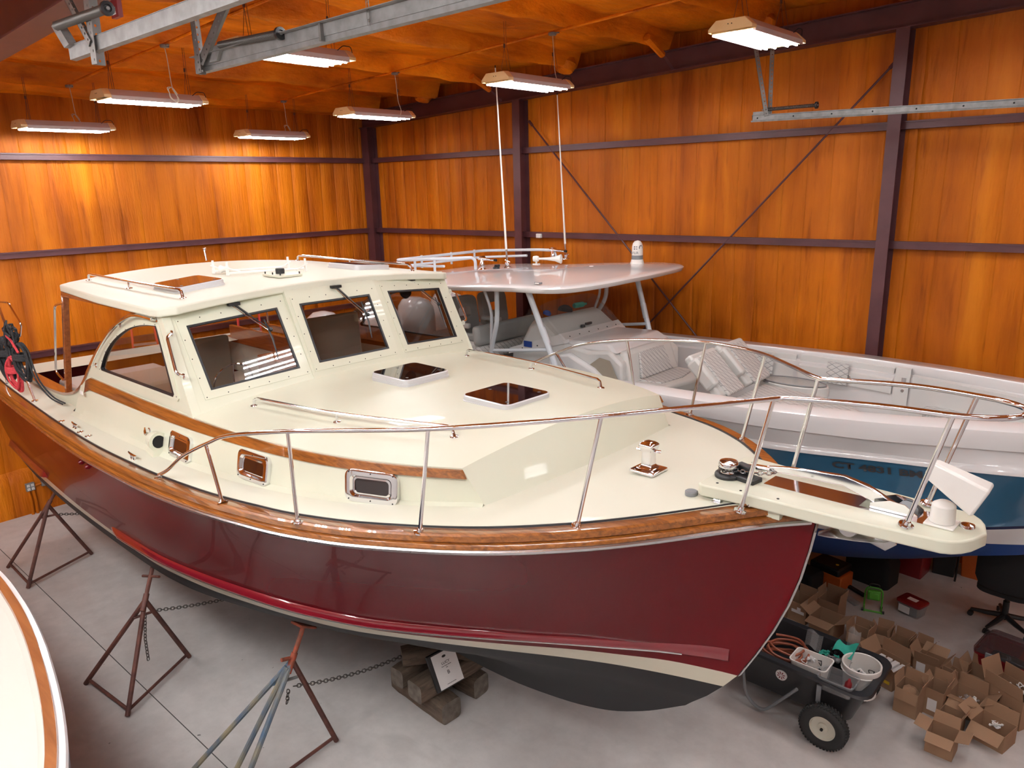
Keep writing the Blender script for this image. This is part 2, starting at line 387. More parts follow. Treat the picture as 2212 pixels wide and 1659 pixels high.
# wall girts (Z-section face showing through the foam)
for z0 in (5.035, 3.71, 2.28):
    hgt = .085
    b = MB(); b.box((XL+.05, (YB+YF)/2, z0+hgt/2), (.10, YB-YF-.3, hgt)); b.box((XL+.09, (YB+YF)/2, z0+hgt-.006), (.05, YB-YF-.3, .02))
    k += 1; struct(b.build('trim_%d' % k, 'steel'))
    if z0 > 2.5:
        b = MB(); b.box(((XL+XR)/2, YB-.05, z0+hgt/2), (XR-XL-.3, .10, hgt)); b.box(((XL+XR)/2, YB-.085, z0+hgt-.006), (XR-XL-.3, .05, .02))
        k += 1; struct(b.build('trim_%d' % k, 'steel'))
def ibeam(name, x0, x1, y0, y1, z0, z1, web='y'):
    b = MB(); t = .012
    b.box(((x0+x1)/2, y0+t/2, (z0+z1)/2), (x1-x0, t, z1-z0)); b.box(((x0+x1)/2, y1-t/2, (z0+z1)/2), (x1-x0, t, z1-z0))
    b.box(((x0+x1)/2, (y0+y1)/2, (z0+z1)/2), (t, y1-y0-2*t, z1-z0)); b.box(((x0+x1)/2, y0-.02, .01), (x1-x0+.1, .2, .02)); return struct(b.build(name, 'steel'))
def rakez(x): return 5.70+.0418*(x+11.87)
for x0, x1 in ((-12.30, -12.10), (-8.39, -8.24), (-2.77, -2.63), (2.8, 2.95)):
    k += 1; ibeam('trim_%d' % k, x0, x1, 9.45, 9.67, 0, rakez(x0))
# rake beam over the long wall: web and two flanges, with foamed top
b = MB(); y0, y1 = 9.44, 9.62
for dz, t, ya, yb in ((0, .012, y0, y1), (.255, .012, y0, y1), (.128, .26, 9.53, 9.542)):
    b.hexa([(XL, ya, rakez(XL)+dz-t/2), (XR, ya, rakez(XR)+dz-t/2), (XR, yb, rakez(XR)+dz-t/2), (XL, yb, rakez(XL)+dz-t/2)],
           [(XL, ya, rakez(XL)+dz+t/2), (XR, ya, rakez(XR)+dz+t/2), (XR, yb, rakez(XR)+dz+t/2), (XL, yb, rakez(XL)+dz+t/2)])
k += 1; struct(b.build('trim_%d' % k, 'steel'))
# main frame rafter close to the camera
b = MB(); rz = lambda x: 5.60+.036*(x+7.4)
for ya, yb, dz0, dz1 in ((1.95, 2.17, 0, .014), (2.05, 2.07, .014, .75)):
    b.hexa([(XL, ya, rz(XL)+dz0), (XR, ya, rz(XR)+dz0), (XR, yb, rz(XR)+dz0), (XL, yb, rz(XL)+dz0)],
           [(XL, ya, rz(XL)+dz1), (XR, ya, rz(XR)+dz1), (XR, yb, rz(XR)+dz1), (XL, yb, rz(XL)+dz1)])
k += 1; struct(b.build('trim_%d' % k, 'steel'))
# flange braces from the purlins to the rake beam
for x in (-8.72, -5.62):
    b = MB(); b.tube([(x+.1, 9.46, rakez(x)+.02), (x+.1, 9.0, purz(x)+.02)], .022, 4); k += 1; struct(b.build('trim_%d' % k, 'steel'))
    b = MB(); b.tube([(x+.09, 9.2, rakez(x)+.17), (x+.1, 8.8, purz(x)+.06)], [.045, .05], 7); k += 1; struct(b.build('trim_%d' % k, 'ceil', smooth=True))
for x in (-10.3, -7.2, -4.25):       # foam lumps where the purlins meet the rake
    b = MB(); b.lathe([(.0, -.12), (.12, -.1), (.17, 0), (.12, .12), (0, .16)], (x, 9.3, purz(x)+.05), (0, .3, 1), 9); k += 1; struct(b.build('trim_%d' % k, 'ceil', smooth=True))
# cross brace rods of the long wall
for p, q, nm in (((-8.15, 9.58, 5.52), (-4.6, 9.58, 1.9), 'brace_rod'), ((-2.77, 9.58, 5.77), (-7.3, 9.58, 1.0), 'brace_rod')):
    b = MB(); b.tube([p, q], .013, 6); b.lathe([(.022, 0), (.022, .1)], p, Vector(q)-Vector(p), 6)
    tag(b.build(nm, 'steel', smooth=True), 'thin dark steel brace rod crossing the long wall, upper end at the %s column' % ('left' if q[0] > -6 else 'right'), 'brace rod')
# sectional overhead doors to the right of the camera
for dn, (y0, y1) in enumerate(((-5.2, 1.7), (2.9, 8.7))):
    b = MB()
    for i in range(10): b.box((XR-.06, (y0+y1)/2, .27+.53*i), (.06, y1-y0, .515))
    dd = struct(b.build('door_%d' % (dn+1), 'door', bevel=.006))
b = MB()
for i in range(9): b.box((-1.5, YF+.06, .27+.60*i), (15, .06, .585))
struct(b.build('door_3', 'door', bevel=.006))  # unseen white slats added behind the camera: whiter reflections, less orange cast
# saw-cut joints of the floor slab
b = MB(); b.box(((XL+XR)/2, 2.215, .0005), (XR-XL, .008, .003)); k += 1; struct(b.build('trim_%d' % k, 'joint'))
b = MB(); b.box((-.35, (YB+YF)/2, .0005), (.008, YB-YF, .003)); k += 1; struct(b.build('trim_%d' % k, 'joint'))
# power outlets on the left wall
r_ = thing('power_outlet', (XL+.105, 2.92, .36), 'grey metal four socket power outlet low on the left wall', 'outlet')
b = MB(); b.box((.02, 0, .06), (.05, .115, .12)); b.build('outlet_box', 'galv', r_, bevel=.004)
for dy in (-.027, .027):
    for dz in (.034, .086):
        b = MB(); b.box((.047, dy, dz), (.008, .034, .036)); b.m = 1
        for q in (-.006, .006): b.box((.0515, dy+q, dz+.004), (.002, .003, .010))
        b.lathe([(.0025, 0), (.0025, .003)], (.0505, dy, dz-.010), (1, 0, 0), 8); b.build('socket', ['whitep', 'dark'], r_)
r_ = thing('round_outlet', (XL+.105, 3.12, .38), 'grey metal box with one round black socket low on the left wall', 'outlet')
b = MB(); b.box((.02, 0, .06), (.05, .11, .11)); b.build('outlet_box', 'galv', r_, bevel=.004)
b = MB(); b.lathe([(.028, 0), (.030, .006), (.022, .008), (.02, .003)], (.045, 0, .06), (1, 0, 0), 16); b.build('socket', 'dark', r_)
b = MB()
for dy in (-.03, .03): b.tube(spline([(XL+.13, 2.92+dy, .36), (XL+.15, 2.925+dy, .2), (XL+.14, 2.92+dy, 0)], 4), .022, 7)
b.tube([(XL+.13, 2.97, .42), (XL+.13, 3.08, .43)], .016, 7)
tag(b.build('foamed_conduit', 'wall_y', smooth=True), 'pair of foam-covered conduits running from outlet down the left wall to floor', 'conduit')
b = MB(); b.box((-7.95, 9.55, 3.74), (.10, .05, .07))
tag(b.build('wall_sensor', 'whitep', bevel=.008), 'small white box mounted on the girt of the long wall', 'sensor')

# ---------------------------------------------------------------- ceiling conduits with cord outlets
for y0, xs, nm in ((4.08, (-11.5, -8.62), 'front'), (7.28, (-11.45, -8.62, -5.82), 'rear')):
    b = MB(); b.tube([(x, y0+.01*math.sin(x*2), purz(x)-.012) for x in [XL+.7+i*.45 for i in range(44)]], .016, 6)
    tag(b.build('ceiling_conduit', 'ceil', smooth=True), 'foam-coated conduit running along the ceiling above the %s row of lights' % nm, 'conduit')
    for i, x in enumerate(xs):
        t = thing('cord_outlet', (x, y0, purz(x)-.02), 'round ceiling outlet with hanging pale cord, %s on the %s conduit' % (['first from left', 'second from left', 'third from left'][i], nm), 'outlet', 'cord outlets on the ceiling conduits')
        b = MB(); b.lathe([(.045, .0), (.05, -.012), (.045, -.03), (.02, -.034)], (0, 0, 0), (0, 0, 1), 12); b.box((.06, 0, -.012), (.06, .03, .012)); b.build('outlet_box', 'galv', t, smooth=True)
        b = MB(); random.seed(i+int(y0)); L = random.uniform(.33, .5)
        pts = [(0, 0, -.03), (.005, .01, -.15), (.015, .02, -L)]
        if i != 2 and not (nm == 'rear' and i == 1):
            for q in range(16): a = q*.9; rr = .055+.02*math.sin(q*1.7); pts.append((.015+rr*math.cos(a)*.9, .02+rr*math.cos(a+1)*.8, -L-.07+rr*math.sin(a)*1.1))
        else: pts += [(.03, .05, -L-.12), (.02, .04, -L-.2)]
        b.tube(spline(pts, 5), .0045, 5); b.build('cord', 'cord', t, smooth=True)

# ---------------------------------------------------------------- fluorescent fixtures
def lamp_fixture(loc):                       # origin: middle of the underside; long axis Y
    t = thing('fluorescent_light', loc, '', 'ceiling light', 'hanging four tube fluorescent lights')
    L, w, hh = 1.15, .40, .085
    prof = [(-w/2, 0), (-w/2, .018), (-w/2+.07, hh), (w/2-.07, hh), (w/2, .018), (w/2, 0)]
    b = MB(); e = .075
    b.loft([[(x, y, z) for x, z in prof] for y in (-L/2+e, L/2-e)], caps=True); b.build('housing', 'lampside', t)
    for s in (-1, 1):
        b = MB(); pr = [(-w/2-.006, -.006), (-w/2-.006, .022), (-w/2+.066, hh+.006), (w/2-.066, hh+.006), (w/2+.006, .022), (w/2+.006, -.006)]
        b.loft([[(x, s*(L/2-e), z) for x, z in pr], [(x*.97, s*(L/2), z*.93) for x, z in pr]], caps=True); o = b.build('end_cap', 'endcap', t, bevel=.004)
        for q in (-.016, .016): c = MB(); c.lathe([(.005, 0), (.005, .002)], (q, s*(L/2), .045), (0, s, 0), 6); c.build('screw', 'dark', o)
    for i, x in enumerate((-.145, -.06, .06, .145)):
        b = MB(); b.loft([[(x-.034, y, -.001), (x-.022, y, -.014), (x+.022, y, -.014), (x+.034, y, -.001)] for y in (-L/2+e, L/2-e)]); rf = b.build('reflector', 'lamp', t)
        b = MB(); b.lathe([(.0095, 0), (.0095, L-2*e)], (x, -L/2+e, -.021), (0, 1, 0), 8); b.build('fluorescent_tube', 'tube', t, smooth=True)
    for s in (-1, 1):
        b = MB(); b.box((s*(w/2-.002), 0, -.012), (.004, L-2*e, .026)); b.build('added_light_skirt', 'lampside', t)  # skirts added to block light leaving the tubes sideways
    for s in (-1, 1):
        b = MB(); zt = purz(loc[0])-loc[2]+.02; y = s*.42
        b.tube([(-.05, y, hh), (0, y+.01, hh+.26), (0, y+.01, zt)], .0028, 4); b.tube([(.05, y, hh), (0, y+.01, hh+.26)], .0028, 4); b.tube([(.10, y, hh-.02), (.02, y+.02, hh+.3), (.02, y+.02, zt)], .0028, 4)
        b.lathe([(.012, 0), (.012, .04)], (0, y+.01, hh+.26), (0, 0, 1), 6); b.build('hanging_wire', 'wire', t)
    b = MB(); b.tube(fillet([(w/2-.06, L/2-.16, hh-.01), (w/2-.03, L/2-.12, hh+.03), (w/2-.03, L/2-.03, hh+.03), (w/2-.04, L/2-.01, hh-.02)], .02, 3), .004, 5); b.build('guard_wire', 'dark', t)
    return t
LX = [(-11.23, 3.92, 5.40, 'far left light of the nearer row, by the left wall'), (-8.74, 4.0, 5.53, 'second light from the left in the nearer row'), (-6.10, 4.12, 5.69, 'light partly hidden behind the steel door track'),
      (-11.13, 6.95, 5.39, 'small far light near the back corner of the left wall'), (-8.64, 7.07, 5.52, 'light hanging in front of the corner column'), (-5.67, 6.92, 5.62, 'light behind the two tall white antennas'), (-2.99, 6.95, 5.75, 'large light at upper right, four bright tubes showing')]
L0 = lamp_fixture((LX[0][0]-.2, LX[0][1], LX[0][2])); L0['label'] = 'hanging fluorescent fixture, '+LX[0][3]
for x, y, z, lb in LX[1:]:
    o = copy_tree(L0); o.location = (x-.2, y, z); o['label'] = 'hanging fluorescent fixture, '+lb
for x, y, z in ((-2.75, 4.05, 5.95), (-.2, 4.05, 5.85), (2.9, 4.05, 5.95), (-.2, 7.0, 5.85), (2.9, 7.0, 5.95), (5.9, 4.05, 6.1), (-3.2, -.4, 5.75), (-.2, -.4, 5.9), (-8.9, .1, 5.45), (-6.1, -.3, 5.55), (2.9, -.4, 6.0), (-4.6, -.4, 5.6), (-7.5, -.1, 5.5), (-1.6, -.4, 5.8), (-5.35, -.5, 5.6), (-3.9, -.5, 5.6), (-6.8, -.4, 5.5), (-2.4, -.5, 5.7), (-.9, -.5, 5.8), (.6, -.4, 5.9), (-3.2, -3, 5.75), (2.9, -3, 6), (-6.1, -3, 5.7), (-.2, -3, 5.9), (-4.6, -1.6, 5.7), (-1.6, -1.6, 5.8), (-8.9, -2.9, 5.55)):  # unseen fixtures added only to light the room
    o = copy_tree(L0); o.location = (x, y, z); o['label'] = 'hanging fluorescent fixture out of view, added to light the room'; o['group'] = 'fluorescent fixtures out of view, added for light'

# ---------------------------------------------------------------- overhead door tracks
def track(name, x0, x1, y, z, side, label, slope=0.0, stiff=False, brackets=()):
    t = thing(name, (x0, y, z), label, 'door track')
    L = x1-x0; zz = lambda x: x*slope
    prof = [(0, .075), (side*.018, .075), (side*.018, .070), (0, .070), (0, 0), (side*.035, -.004), (side*.045, .012), (side*.042, .014), (side*.033, .002), (side*.003, .006), (side*.003, .078), (0, .078)]
    b = MB(); b.loft([[(x, p, q+zz(x)) for p, q in prof] for x in (0, L)], closev=True, caps=True); b.build('rail', 'galv', t)
    if stiff:
        b = MB(); b.loft([[(x, p, q+zz(x)) for p, q in ((-side*.002, .03), (-side*.004, .10), (-side*.045, .10), (-side*.045, .096), (-side*.008, .096), (-side*.006, .03))] for x in (.02, L)], closev=True, caps=True); b.build('stiffener_angle', 'galv', t)
    b = MB()
    for x in [.06+i*.42 for i in range(int(L/.42))]: b.lathe([(.009, 0), (.006, side*.008)], (x, side*.002, .04+zz(x)), (0, 1, 0), 8)
    b.build('bolts', 'dark', t)
    return t
def spring(parent, p, L, r=.022, dirx=1, tilt=.0):
    b = MB(); n = int(L/.0105); pts = []
    for i in range(n*8): a = i*math.pi/4; x = L*i/(n*8); pts.append((p[0]+dirx*x, p[1]+r*math.cos(a), p[2]+r*math.sin(a)+tilt*x))
    b.tube(pts, .0035, 4); s = b.build('bumper_spring', 'spring', parent, smooth=True)
    b = MB(); e = (p[0]+dirx*L, p[1], p[2]+tilt*L)
    b.lathe([(.002, -.012), (.036, -.012), (.038, 0), (.036, .012), (.020, .014), (.016, .006), (.002, .006)], e, (dirx, 0, tilt), 18); b.m = 1; b.lathe([(.009, .006), (.009, .016)], e, (dirx, 0, tilt), 10)
    b.tube([(p[0]-dirx*.05, p[1], p[2]), e], .008, 6); b.build('spring_cap', ['black', 'galv'], s, smooth=True)
def angle_iron(parent, p, q, w=.05, rot=(0, 1, 0)):
    """punched angle hanger: two leaves with real slots"""
    p, q = Vector(p), Vector(q); d = (q-p); L = d.length; z = d.normalized(); x = Vector(rot); x = (x-z*x.dot(z)).normalized(); y = z.cross(x)
    b = MB(); n = max(2, int(L/.045)); hole = .012
    for (u, v) in ((x, y), (y, x)):
        def f(a, h_, kk, u=u, v=v): return p+z*h_+u*a+v*(.003*kk)
        plate([(0, 0), (w, 0), (w, L), (0, L)], [[(w*.62+.007*math.cos(t*1.047), (i+.5)*L/n+hole*.7*math.sin(t*1.047)) for t in range(6)] for i in range(n)], f, b)
    return b.build('hanger_angle', 'angle', parent)
t1 = track('door_track', -5.16, 6, 1.86, 5.30, 1, 'upper grey steel door track at top left, nearest the rafter', .0)
angle_iron(t1, (.36, -.02, -.07), (.40, -.02, .85), .075, (1, 0, 0)); angle_iron(t1, (.38, -.03, .02), (-.30, -.03, .80), .045, (1, 0, 0))
bb = MB(); bb.prism([(-.13, -.03, .20), (-.04, -.03, .20), (.10, -.03, .07), (.02, -.03, .06)], (0, .05, 0)); bb.build('end_bracket', 'galv', t1)
spring(t1, (-.03, -.035, .185), .74, .024, 1, -.03)
t2 = track('door_track', -5.33, 6, 2.72, 5.315, 1, 'lower grey steel door track with splice joint at top centre left', .0, True)
angle_iron(t2, (.13, -.06, -.02), (.11, -.06, .80), .065, (1, 0, 0)); angle_iron(t2, (.16, -.05, .08), (.62, -.05, .42), .07, (1, 0, 0)); angle_iron(t2, (1.95, -.03, .02), (1.95, -.05, .75), .02, (1, 0, 0))
bb = MB(); bb.prism([(.26, -.03, .04), (.34, -.03, .13), (.44, -.03, .13), (.36, -.03, .04)], (0, .05, 0)); bb.build('end_bracket', 'galv', t2); bb = MB(); bb.box((1.52, .0, .055), (.02, .055, .10)); bb.build('splice_plate', 'angle', t2)
spring(t2, (.42, -.03, .125), .71, .021, 1, -.04)
t3 = track('door_track', -4.04, 6, 8.75, 5.175, -1, 'far steel door track on the right, in front of the long wall', -.02)
angle_iron(t3, (.17, .02, .0), (.15, .02, 1.0), .05, (1, 0, 0)); angle_iron(t3, (.15, -.02, .05), (-.08, -.02, 1.03), .05, (1, 0, 0)); angle_iron(t3, (-.32, -.02, 1.06), (.0, -.02, 1.0), .05, (0, 0, 1))
bb = MB(); bb.box((.10, .02, .085), (.2, .03, .05)); bb.build('end_bracket', 'galv', t3)
spring(t3, (.16, .0, .125), .57, .018, 1, .0)
b = MB(); b.box((-5.06, 2.13, 5.60), (.10, .03, .10)); b.m = 1; b.box((-5.06, 2.112, 5.585), (.05, .004, .04))
tag(b.build('red_box', ['redp', 'paper'], bevel=.005), 'small red box with white lettering hanging behind the upper door track', 'box')
# ================================================================ THE BURGUNDY MOTOR BOAT (a = along keel, s = to starboard, z up; bow at a = -1.4)
PSI = math.radians(-2.015); AX = Vector((math.cos(PSI), math.sin(PSI), 0)); NX = Vector((-math.sin(PSI), math.cos(PSI), 0)); DC = 3.8
boat = thing('motor_boat', NX*DC+AX*-6, 'large cabin motor boat with burgundy hull, cream deck and varnished teak rail', 'boat', rz=PSI)
def P(a, s, z): return Vector((a+6, -s, z))
def PW(a, s, z): return NX*(DC-s)+AX*a+Vector((0, 0, z))       # the same point in room coordinates
def ro(p): return (p[0], -p[1], p[2])
SHW = [(-11.3, 1.76), (-10.39, 1.815), (-9.13, 1.85), (-7.8, 1.892), (-6.75, 1.915), (-5.85, 1.914), (-5.0, 1.885), (-4.09, 1.79), (-3.586, 1.661), (-3.178, 1.492), (-2.7, 1.246), (-2.306, .951), (-2.04, .682), (-1.8, .396), (-1.62, .19), (-1.42, .02)]
SHZ = [(-11.3, 2.305), (-9, 2.262), (-8, 2.27), (-7, 2.30), (-6, 2.35), (-5, 2.42), (-4.1, 2.495), (-3.1, 2.57), (-2.3, 2.65), (-1.75, 2.71), (-1.42, 2.75)]
WLZ = [(-11.2, 1.30), (-8, 1.30), (-6, 1.33), (-4, 1.38), (-1.9, 1.47)]
RDW = [(-11.2, 1.62), (-9.66, 1.68), (-8.4, 1.70), (-7.5, 1.693), (-6.53, 1.649), (-5.81, 1.548), (-5.155, 1.418), (-4.73, 1.315), (-4.29, 1.163), (-3.7, .89), (-3.175, .611), (-2.77, .385), (-2.5, .255), (-2.21, .125), (-1.815, .012)]
WLW = [(-11.2, 1.60), (-10, 1.67), (-8.8, 1.689), (-7.25, 1.662), (-6.58, 1.638), (-5.84, 1.545), (-5.2, 1.403), (-4.786, 1.289), (-4.338, 1.135), (-3.8, .875), (-3.216, .571), (-2.877, .392), (-2.54, .235), (-2.21, .11), (-1.905, .012)]
KLZ = [(-11.1, .45), (-8, .50), (-5, .60), (-4.353, .613), (-3.79, .642), (-3.214, .728), (-2.8, .84), (-2.475, .995), (-2.163, 1.198)]
GBZ = [(-11.1, .98), (-6, .86), (-4.5, .82), (-3.6, .83), (-3.0, .93), (-2.6, 1.06), (-2.3, 1.14), (-2.12, 1.244)]
def shw(a): return smo(a, SHW)
def shz(a): return smo(a, SHZ)
NU = 64
def hull_row(k, sgn=1):
    out = []
    for i in range(NU):
        t = (i/(NU-1))**1.7
        if k <= 6:                                  # topsides: 0 sheer .. 6 boot stripe
            v = k/6; a0 = -1.42+(-1.815+1.42)*v+.07*math.sin(math.pi*v); a1 = -11.3+.1*v; a = a0+(a1-a0)*t
            aS = -1.42+(-11.3+1.42)*t; aR = -1.815+(-11.2+1.815)*t
            ws = shw(aS); wr = smo(aR, RDW); zs = shz(aS); zr = smo(aR, WLZ)+lerp(aR, [(-8, .07), (-4, .07), (-1.8, .12)])
            fl = .13*math.exp(-((aS+3.3)/1.6)**2)-.035*(1 if aS < -6 else max(0, (-aS-4.5)/1.5))
            w = ws+(wr-ws)*v-fl*math.sin(math.pi*v); z = zs+(zr-zs)*v
            a = aS+(aR-aS)*v+.07*math.sin(math.pi*v)*(1-t)**6
        elif k == 7: a = -1.905+(-11.2+1.905)*t; w = smo(a, WLW); z = smo(a, WLZ)
        elif k == 8: a = -2.0+(-11.18+2.0)*t; w = smo(a, WLW)*lerp(a, [(-6, .985), (-3, .86), (-2, .8)]); z = smo(a, WLZ)-.10
        elif k == 9: a = -2.05+(-11.16+2.05)*t; w = smo(a, WLW)*lerp(a, [(-6, .80), (-3.5, .52), (-2, .5)]); z = smo(a, WLZ)-lerp(a, [(-7, .22), (-4, .32), (-2.05, .147)])
        elif k == 10: a = -2.12+(-11.1+2.12)*t; w = lerp(a, [(-4, .10), (-2.12, .012)]); z = smo(a, GBZ)
        elif k == 11: a = -2.163+(-11.0+2.163)*t; w = lerp(a, [(-4, .055), (-2.163, .010)]); z = smo(a, KLZ)
        out.append(P(a, sgn*max(w, .008), z))
    return out
b = MB()
for sgn in (1, -1):
    R_ = [hull_row(k, sgn) for k in range(12)]
    for k in range(11):
        b.m = 0 if k < 6 else (1 if k == 6 else 2); b.loft([R_[k], R_[k+1]])
    if sgn == 1: A_ = R_
b.m = 0                                                   # transom and stem closing strips
for k in range(11):
    b.m = 0 if k < 6 else (1 if k == 6 else 2)
    for i in (0, -1):
        p, q = A_[k][i], A_[k+1][i]; b.poly([p, (p[0], -p[1], p[2]), (q[0], -q[1], q[2]), q])
b.m = 2; b.loft([A_[11], [Vector((p[0], -p[1], p[2])) for p in A_[11]]])
hull = b.build('hull', ['red', 'boot', 'bottom'], boat, smooth=True, auto=False); hull.data.set_sharp_from_angle(angle=math.radians(60))
b = MB()                                                  # pale steel band down the stem
pts = [A_[k][0] for k in range(7)]; b.loft([[Vector((p[0]+.006, -.016, p[2])), Vector((p[0]+.014, 0, p[2])), Vector((p[0]+.006, .016, p[2]))] for p in pts])
b.build('stem_band', 'chrome2', boat, smooth=True)
def hull_w(a, z):                                         # half-breadth of the topsides at height z
    zs = shz(a); zr = smo(a, WLZ)+lerp(a, [(-8, .07), (-4, .07), (-1.8, .12)]); v = max(0, min(1, (zs-z)/(zs-zr)))
    fl = .13*math.exp(-((a+3.3)/1.6)**2)-.035*(1 if a < -6 else max(0, (-a-4.5)/1.5))
    return shw(a)+(smo(a, RDW)-shw(a))*v-fl*math.sin(math.pi*v)
# spray strakes: a bright red moulded strip low on each side, in two lengths
STZ = [(-11.2, 1.43), (-8, 1.43), (-6, 1.45), (-4, 1.51), (-1.9, 1.70)]
for sgn in (1, -1):
    for a0, a1 in ((-1.86, -7.42), (-9.45, -11.25)):
        b = MB(); rows = []; n = 44
        for i in range(n):
            a = a0+(a1-a0)*i/(n-1); z = lerp(a, STZ); w = hull_w(a, z); e = min(1, i/(7.0 if a0 > -5 else 1.5), (n-1-i)/1.5)*.045+.003
            rows.append([P(a, sgn*(w-.01), z+.075), P(a, sgn*(w+e*.55), z+.05), P(a, sgn*(w+e), z+.008), P(a, sgn*(w+e), z-.006), P(a, sgn*(w-.01), z-.02)])
        b.loft(rows, caps=True); st = b.build('spray_strake', 'strake', boat, smooth=True)
        b = MB(); b.tube([Vector(r[3]) for r in rows[2:-2]], .006, 5); b.build('strake_strip', 'chrome2', st, smooth=True)
# teak rub rail in two tiers with a half-round steel strip
NS = 110
def side_a(i, n=NS, a0=-1.40, a1=-11.3): return a0+(a1-a0)*(i/(n-1))**1.25
def nrm(a):
    d = (shw(a-.02)-shw(a+.02))/.04; L = math.hypot(1, d); return (d/L, 1/L)          # outward normal in (a, s)
for sgn in (1, -1):
    def sweep(prof, name, m, par, a0=-1.45, **k):
        b = MB(); rows = []
        for i in range(NS):
            a = side_a(i, a0=a0); na, ns = nrm(min(a, -1.55)); w = shw(a); z = shz(a)
            rows.append([P(a+na*o, sgn*max(w+ns*o, .0), z+dz) for o, dz in prof])
        b.loft(rows, closev=True, caps=True); return b.build(name, m, par, smooth=True, **k)
    rr = sweep([(-.02, .012), (.040, .014), (.046, .020), (.046, .038), (.040, .046), (.016, .049), (-.02, .049)], 'rub_rail', 'teak', boat)
    sweep([(-.07, .047), (.018, .048), (.026, .056), (.024, .088), (.014, .098), (-.055, .100), (-.07, .092)], 'cap_rail', 'teak', boat)
    sweep([(-.0, -.022), (.036, -.018), (.052, -.006), (.055, .008), (.046, .017), (-.0, .017)], 'rub_strip', 'chrome2', boat)
    sweep([(-.078, .086), (-.078, .104), (-.066, .106), (-.062, .092)], 'edge_track', 'gasket', boat)
    b = MB()
    for i in range(46):
        a = -1.6-i*.21
        b = MB(); na, ns = nrm(a); b.lathe([(.006, 0), (.004, .003)], P(a+na*.052, sgn*(shw(a)+ns*.052), shz(a)+.001), (na, -sgn*ns, 0), 6); b.build('screw', 'chrome2', rr)
# deck
TTW = [(-11.3, 1.50), (-8, 1.498), (-6.7, 1.51), (-5.683, 1.498), (-4.955, 1.482), (-4.294, 1.42), (-3.758, 1.304), (-3.333, 1.153), (-3.098, 1.039)]
TTZ = [(-11, 2.79), (-8, 2.80), (-5.67, 2.836), (-3.10, 2.919)]
JTW = [(-11.3, 1.57), (-8.58, 1.60), (-6.5, 1.60), (-5.206, 1.574), (-4.421, 1.503), (-3.84, 1.39), (-3.4, 1.19), (-2.985, .979)]
ttw = lambda a: smo(a, TTW); ttz = lambda a: lerp(a, TTZ); jtw = lambda a: smo(a, JTW)
def dkz(a, s): w = max(shw(a), .05); return shz(a)+.094+lerp(a, [(-6, .02), (-3, .055), (-1.5, .02)])*(1-min(1, (s/w))**2)
b = MB(); rows = []
for i in range(60):
    a = -1.46+(-3.02+1.46)*i/59; w = max(shw(a)-.06, .004); rows.append([P(a, w*(1-2*j/24), dkz(a, w*(1-2*j/24))) for j in range(25)])
b.loft(rows)
for sgn in (1, -1):
    rows = []
    for i in range(70):
        a = -3.02+(-11.28+3.02)*i/69; w = shw(a)-.06; wi = (jtw(a)-.03) if a > -8.6 else 1.5
        if a > -3.1: wi = 0.0
        rows.append([P(a, sgn*(w+(wi-w)*j/10), dkz(a, w+(wi-w)*j/10)) for j in range(11)])
    b.loft(rows)
rows = [[P(a, 1.5*(1-2*j/10), dkz(a, 1.7)) for j in range(11)] for a in (-10.7, -11.28)]; b.loft(rows)
b.build('deck', 'cream2', boat, smooth=True)
# cabin trunk: sides, raked front, cambered top
def cam_(a): return lerp(a, [(-5.6, .13), (-3.1, .10)])
b = MB()
NA = 40; arr = [-3.098+(-5.95+3.098)*i/(NA-1) for i in range(NA)]
b.loft([[P(a+ (.06*(1-(2*j/20-1)**2) if k == 0 else 0), ttw(a)*(1-2*j/20), ttz(a)+cam_(a)*(1-(1-2*j/20)**2)) for j in range(21)] for k, a in enumerate(arr)])
fr = [[P(-3.098+.06*(1-(2*j/20-1)**2), 1.039*(1-2*j/20), 2.919+cam_(-3.1)*(1-(1-2*j/20)**2)) for j in range(21)],
      [P(-2.965+.10*(1-(2*j/20-1)**2), .985*(1-2*j/20), dkz(-2.97, .985*(1-2*j/20))-.01) for j in range(21)]]
b.loft(fr)
for sgn in (1, -1):
    rows = []
    for i in range(60):
        t = i/59; aT = -3.098+(-8.33+3.098)*t; aB = -2.965+(-8.40+2.965)*t; zt = ttz(aT) if aT > -7.9 else ttz(aT)-(.10*((-7.9-aT)/.43)**1.5)
        p = (aT, ttw(aT), zt); q = (aB, jtw(aB), dkz(aB, jtw(aB))-.01)
        row = [P(p[0]+(q[0]-p[0])*v, sgn*(p[1]+(q[1]-p[1])*v), p[2]+(q[2]-p[2])*v) for v in (0, .25, .5, .75, .9)]+[P(q[0], sgn*(q[1]+.035), q[2]+.008)]
        rows.append(row)
    b.loft(rows)
trunk = b.build('cabin_trunk', 'cream', boat, smooth=True)
for sgn in (1, -1):                                    # teak strip under the trunk's top edge
    b = MB(); rows = []
    for i in range(60):
        t = i/59; a = -3.095+(-8.16+3.095)*t; hgt = lerp(a, [(-8.2, .125), (-6.5, .105), (-4.8, .072), (-3.1, .052)]); zt = ttz(a)-.008
        if a < -8.0: zt -= (-8.0-a)*.35
        sl = (jtw(a)-ttw(a))/max(.2, ttz(a)-dkz(a, 1.5)); sk = .05*(1-t)**20
        def q(o, dz, a=a, sl=sl): return P(a+(.0 if dz > -.03 else .03*(1-t)), sgn*(ttw(a)+sl*(-dz)+o), zt+dz)
        rows.append([q(-.004, 0), q(.014, -.003), q(.016, -hgt+.004), q(-.004, -hgt)])
    b.loft(rows, closev=True, caps=True); b.build('teak_strip', 'teak', boat, smooth=True)
def side_s(a, z):                                      # outer surface of trunk side
    zt, zb = ttz(a), dkz(a, jtw(a)); v = (zt-z)/(zt-zb); return ttw(a)+(jtw(a)-ttw(a))*v
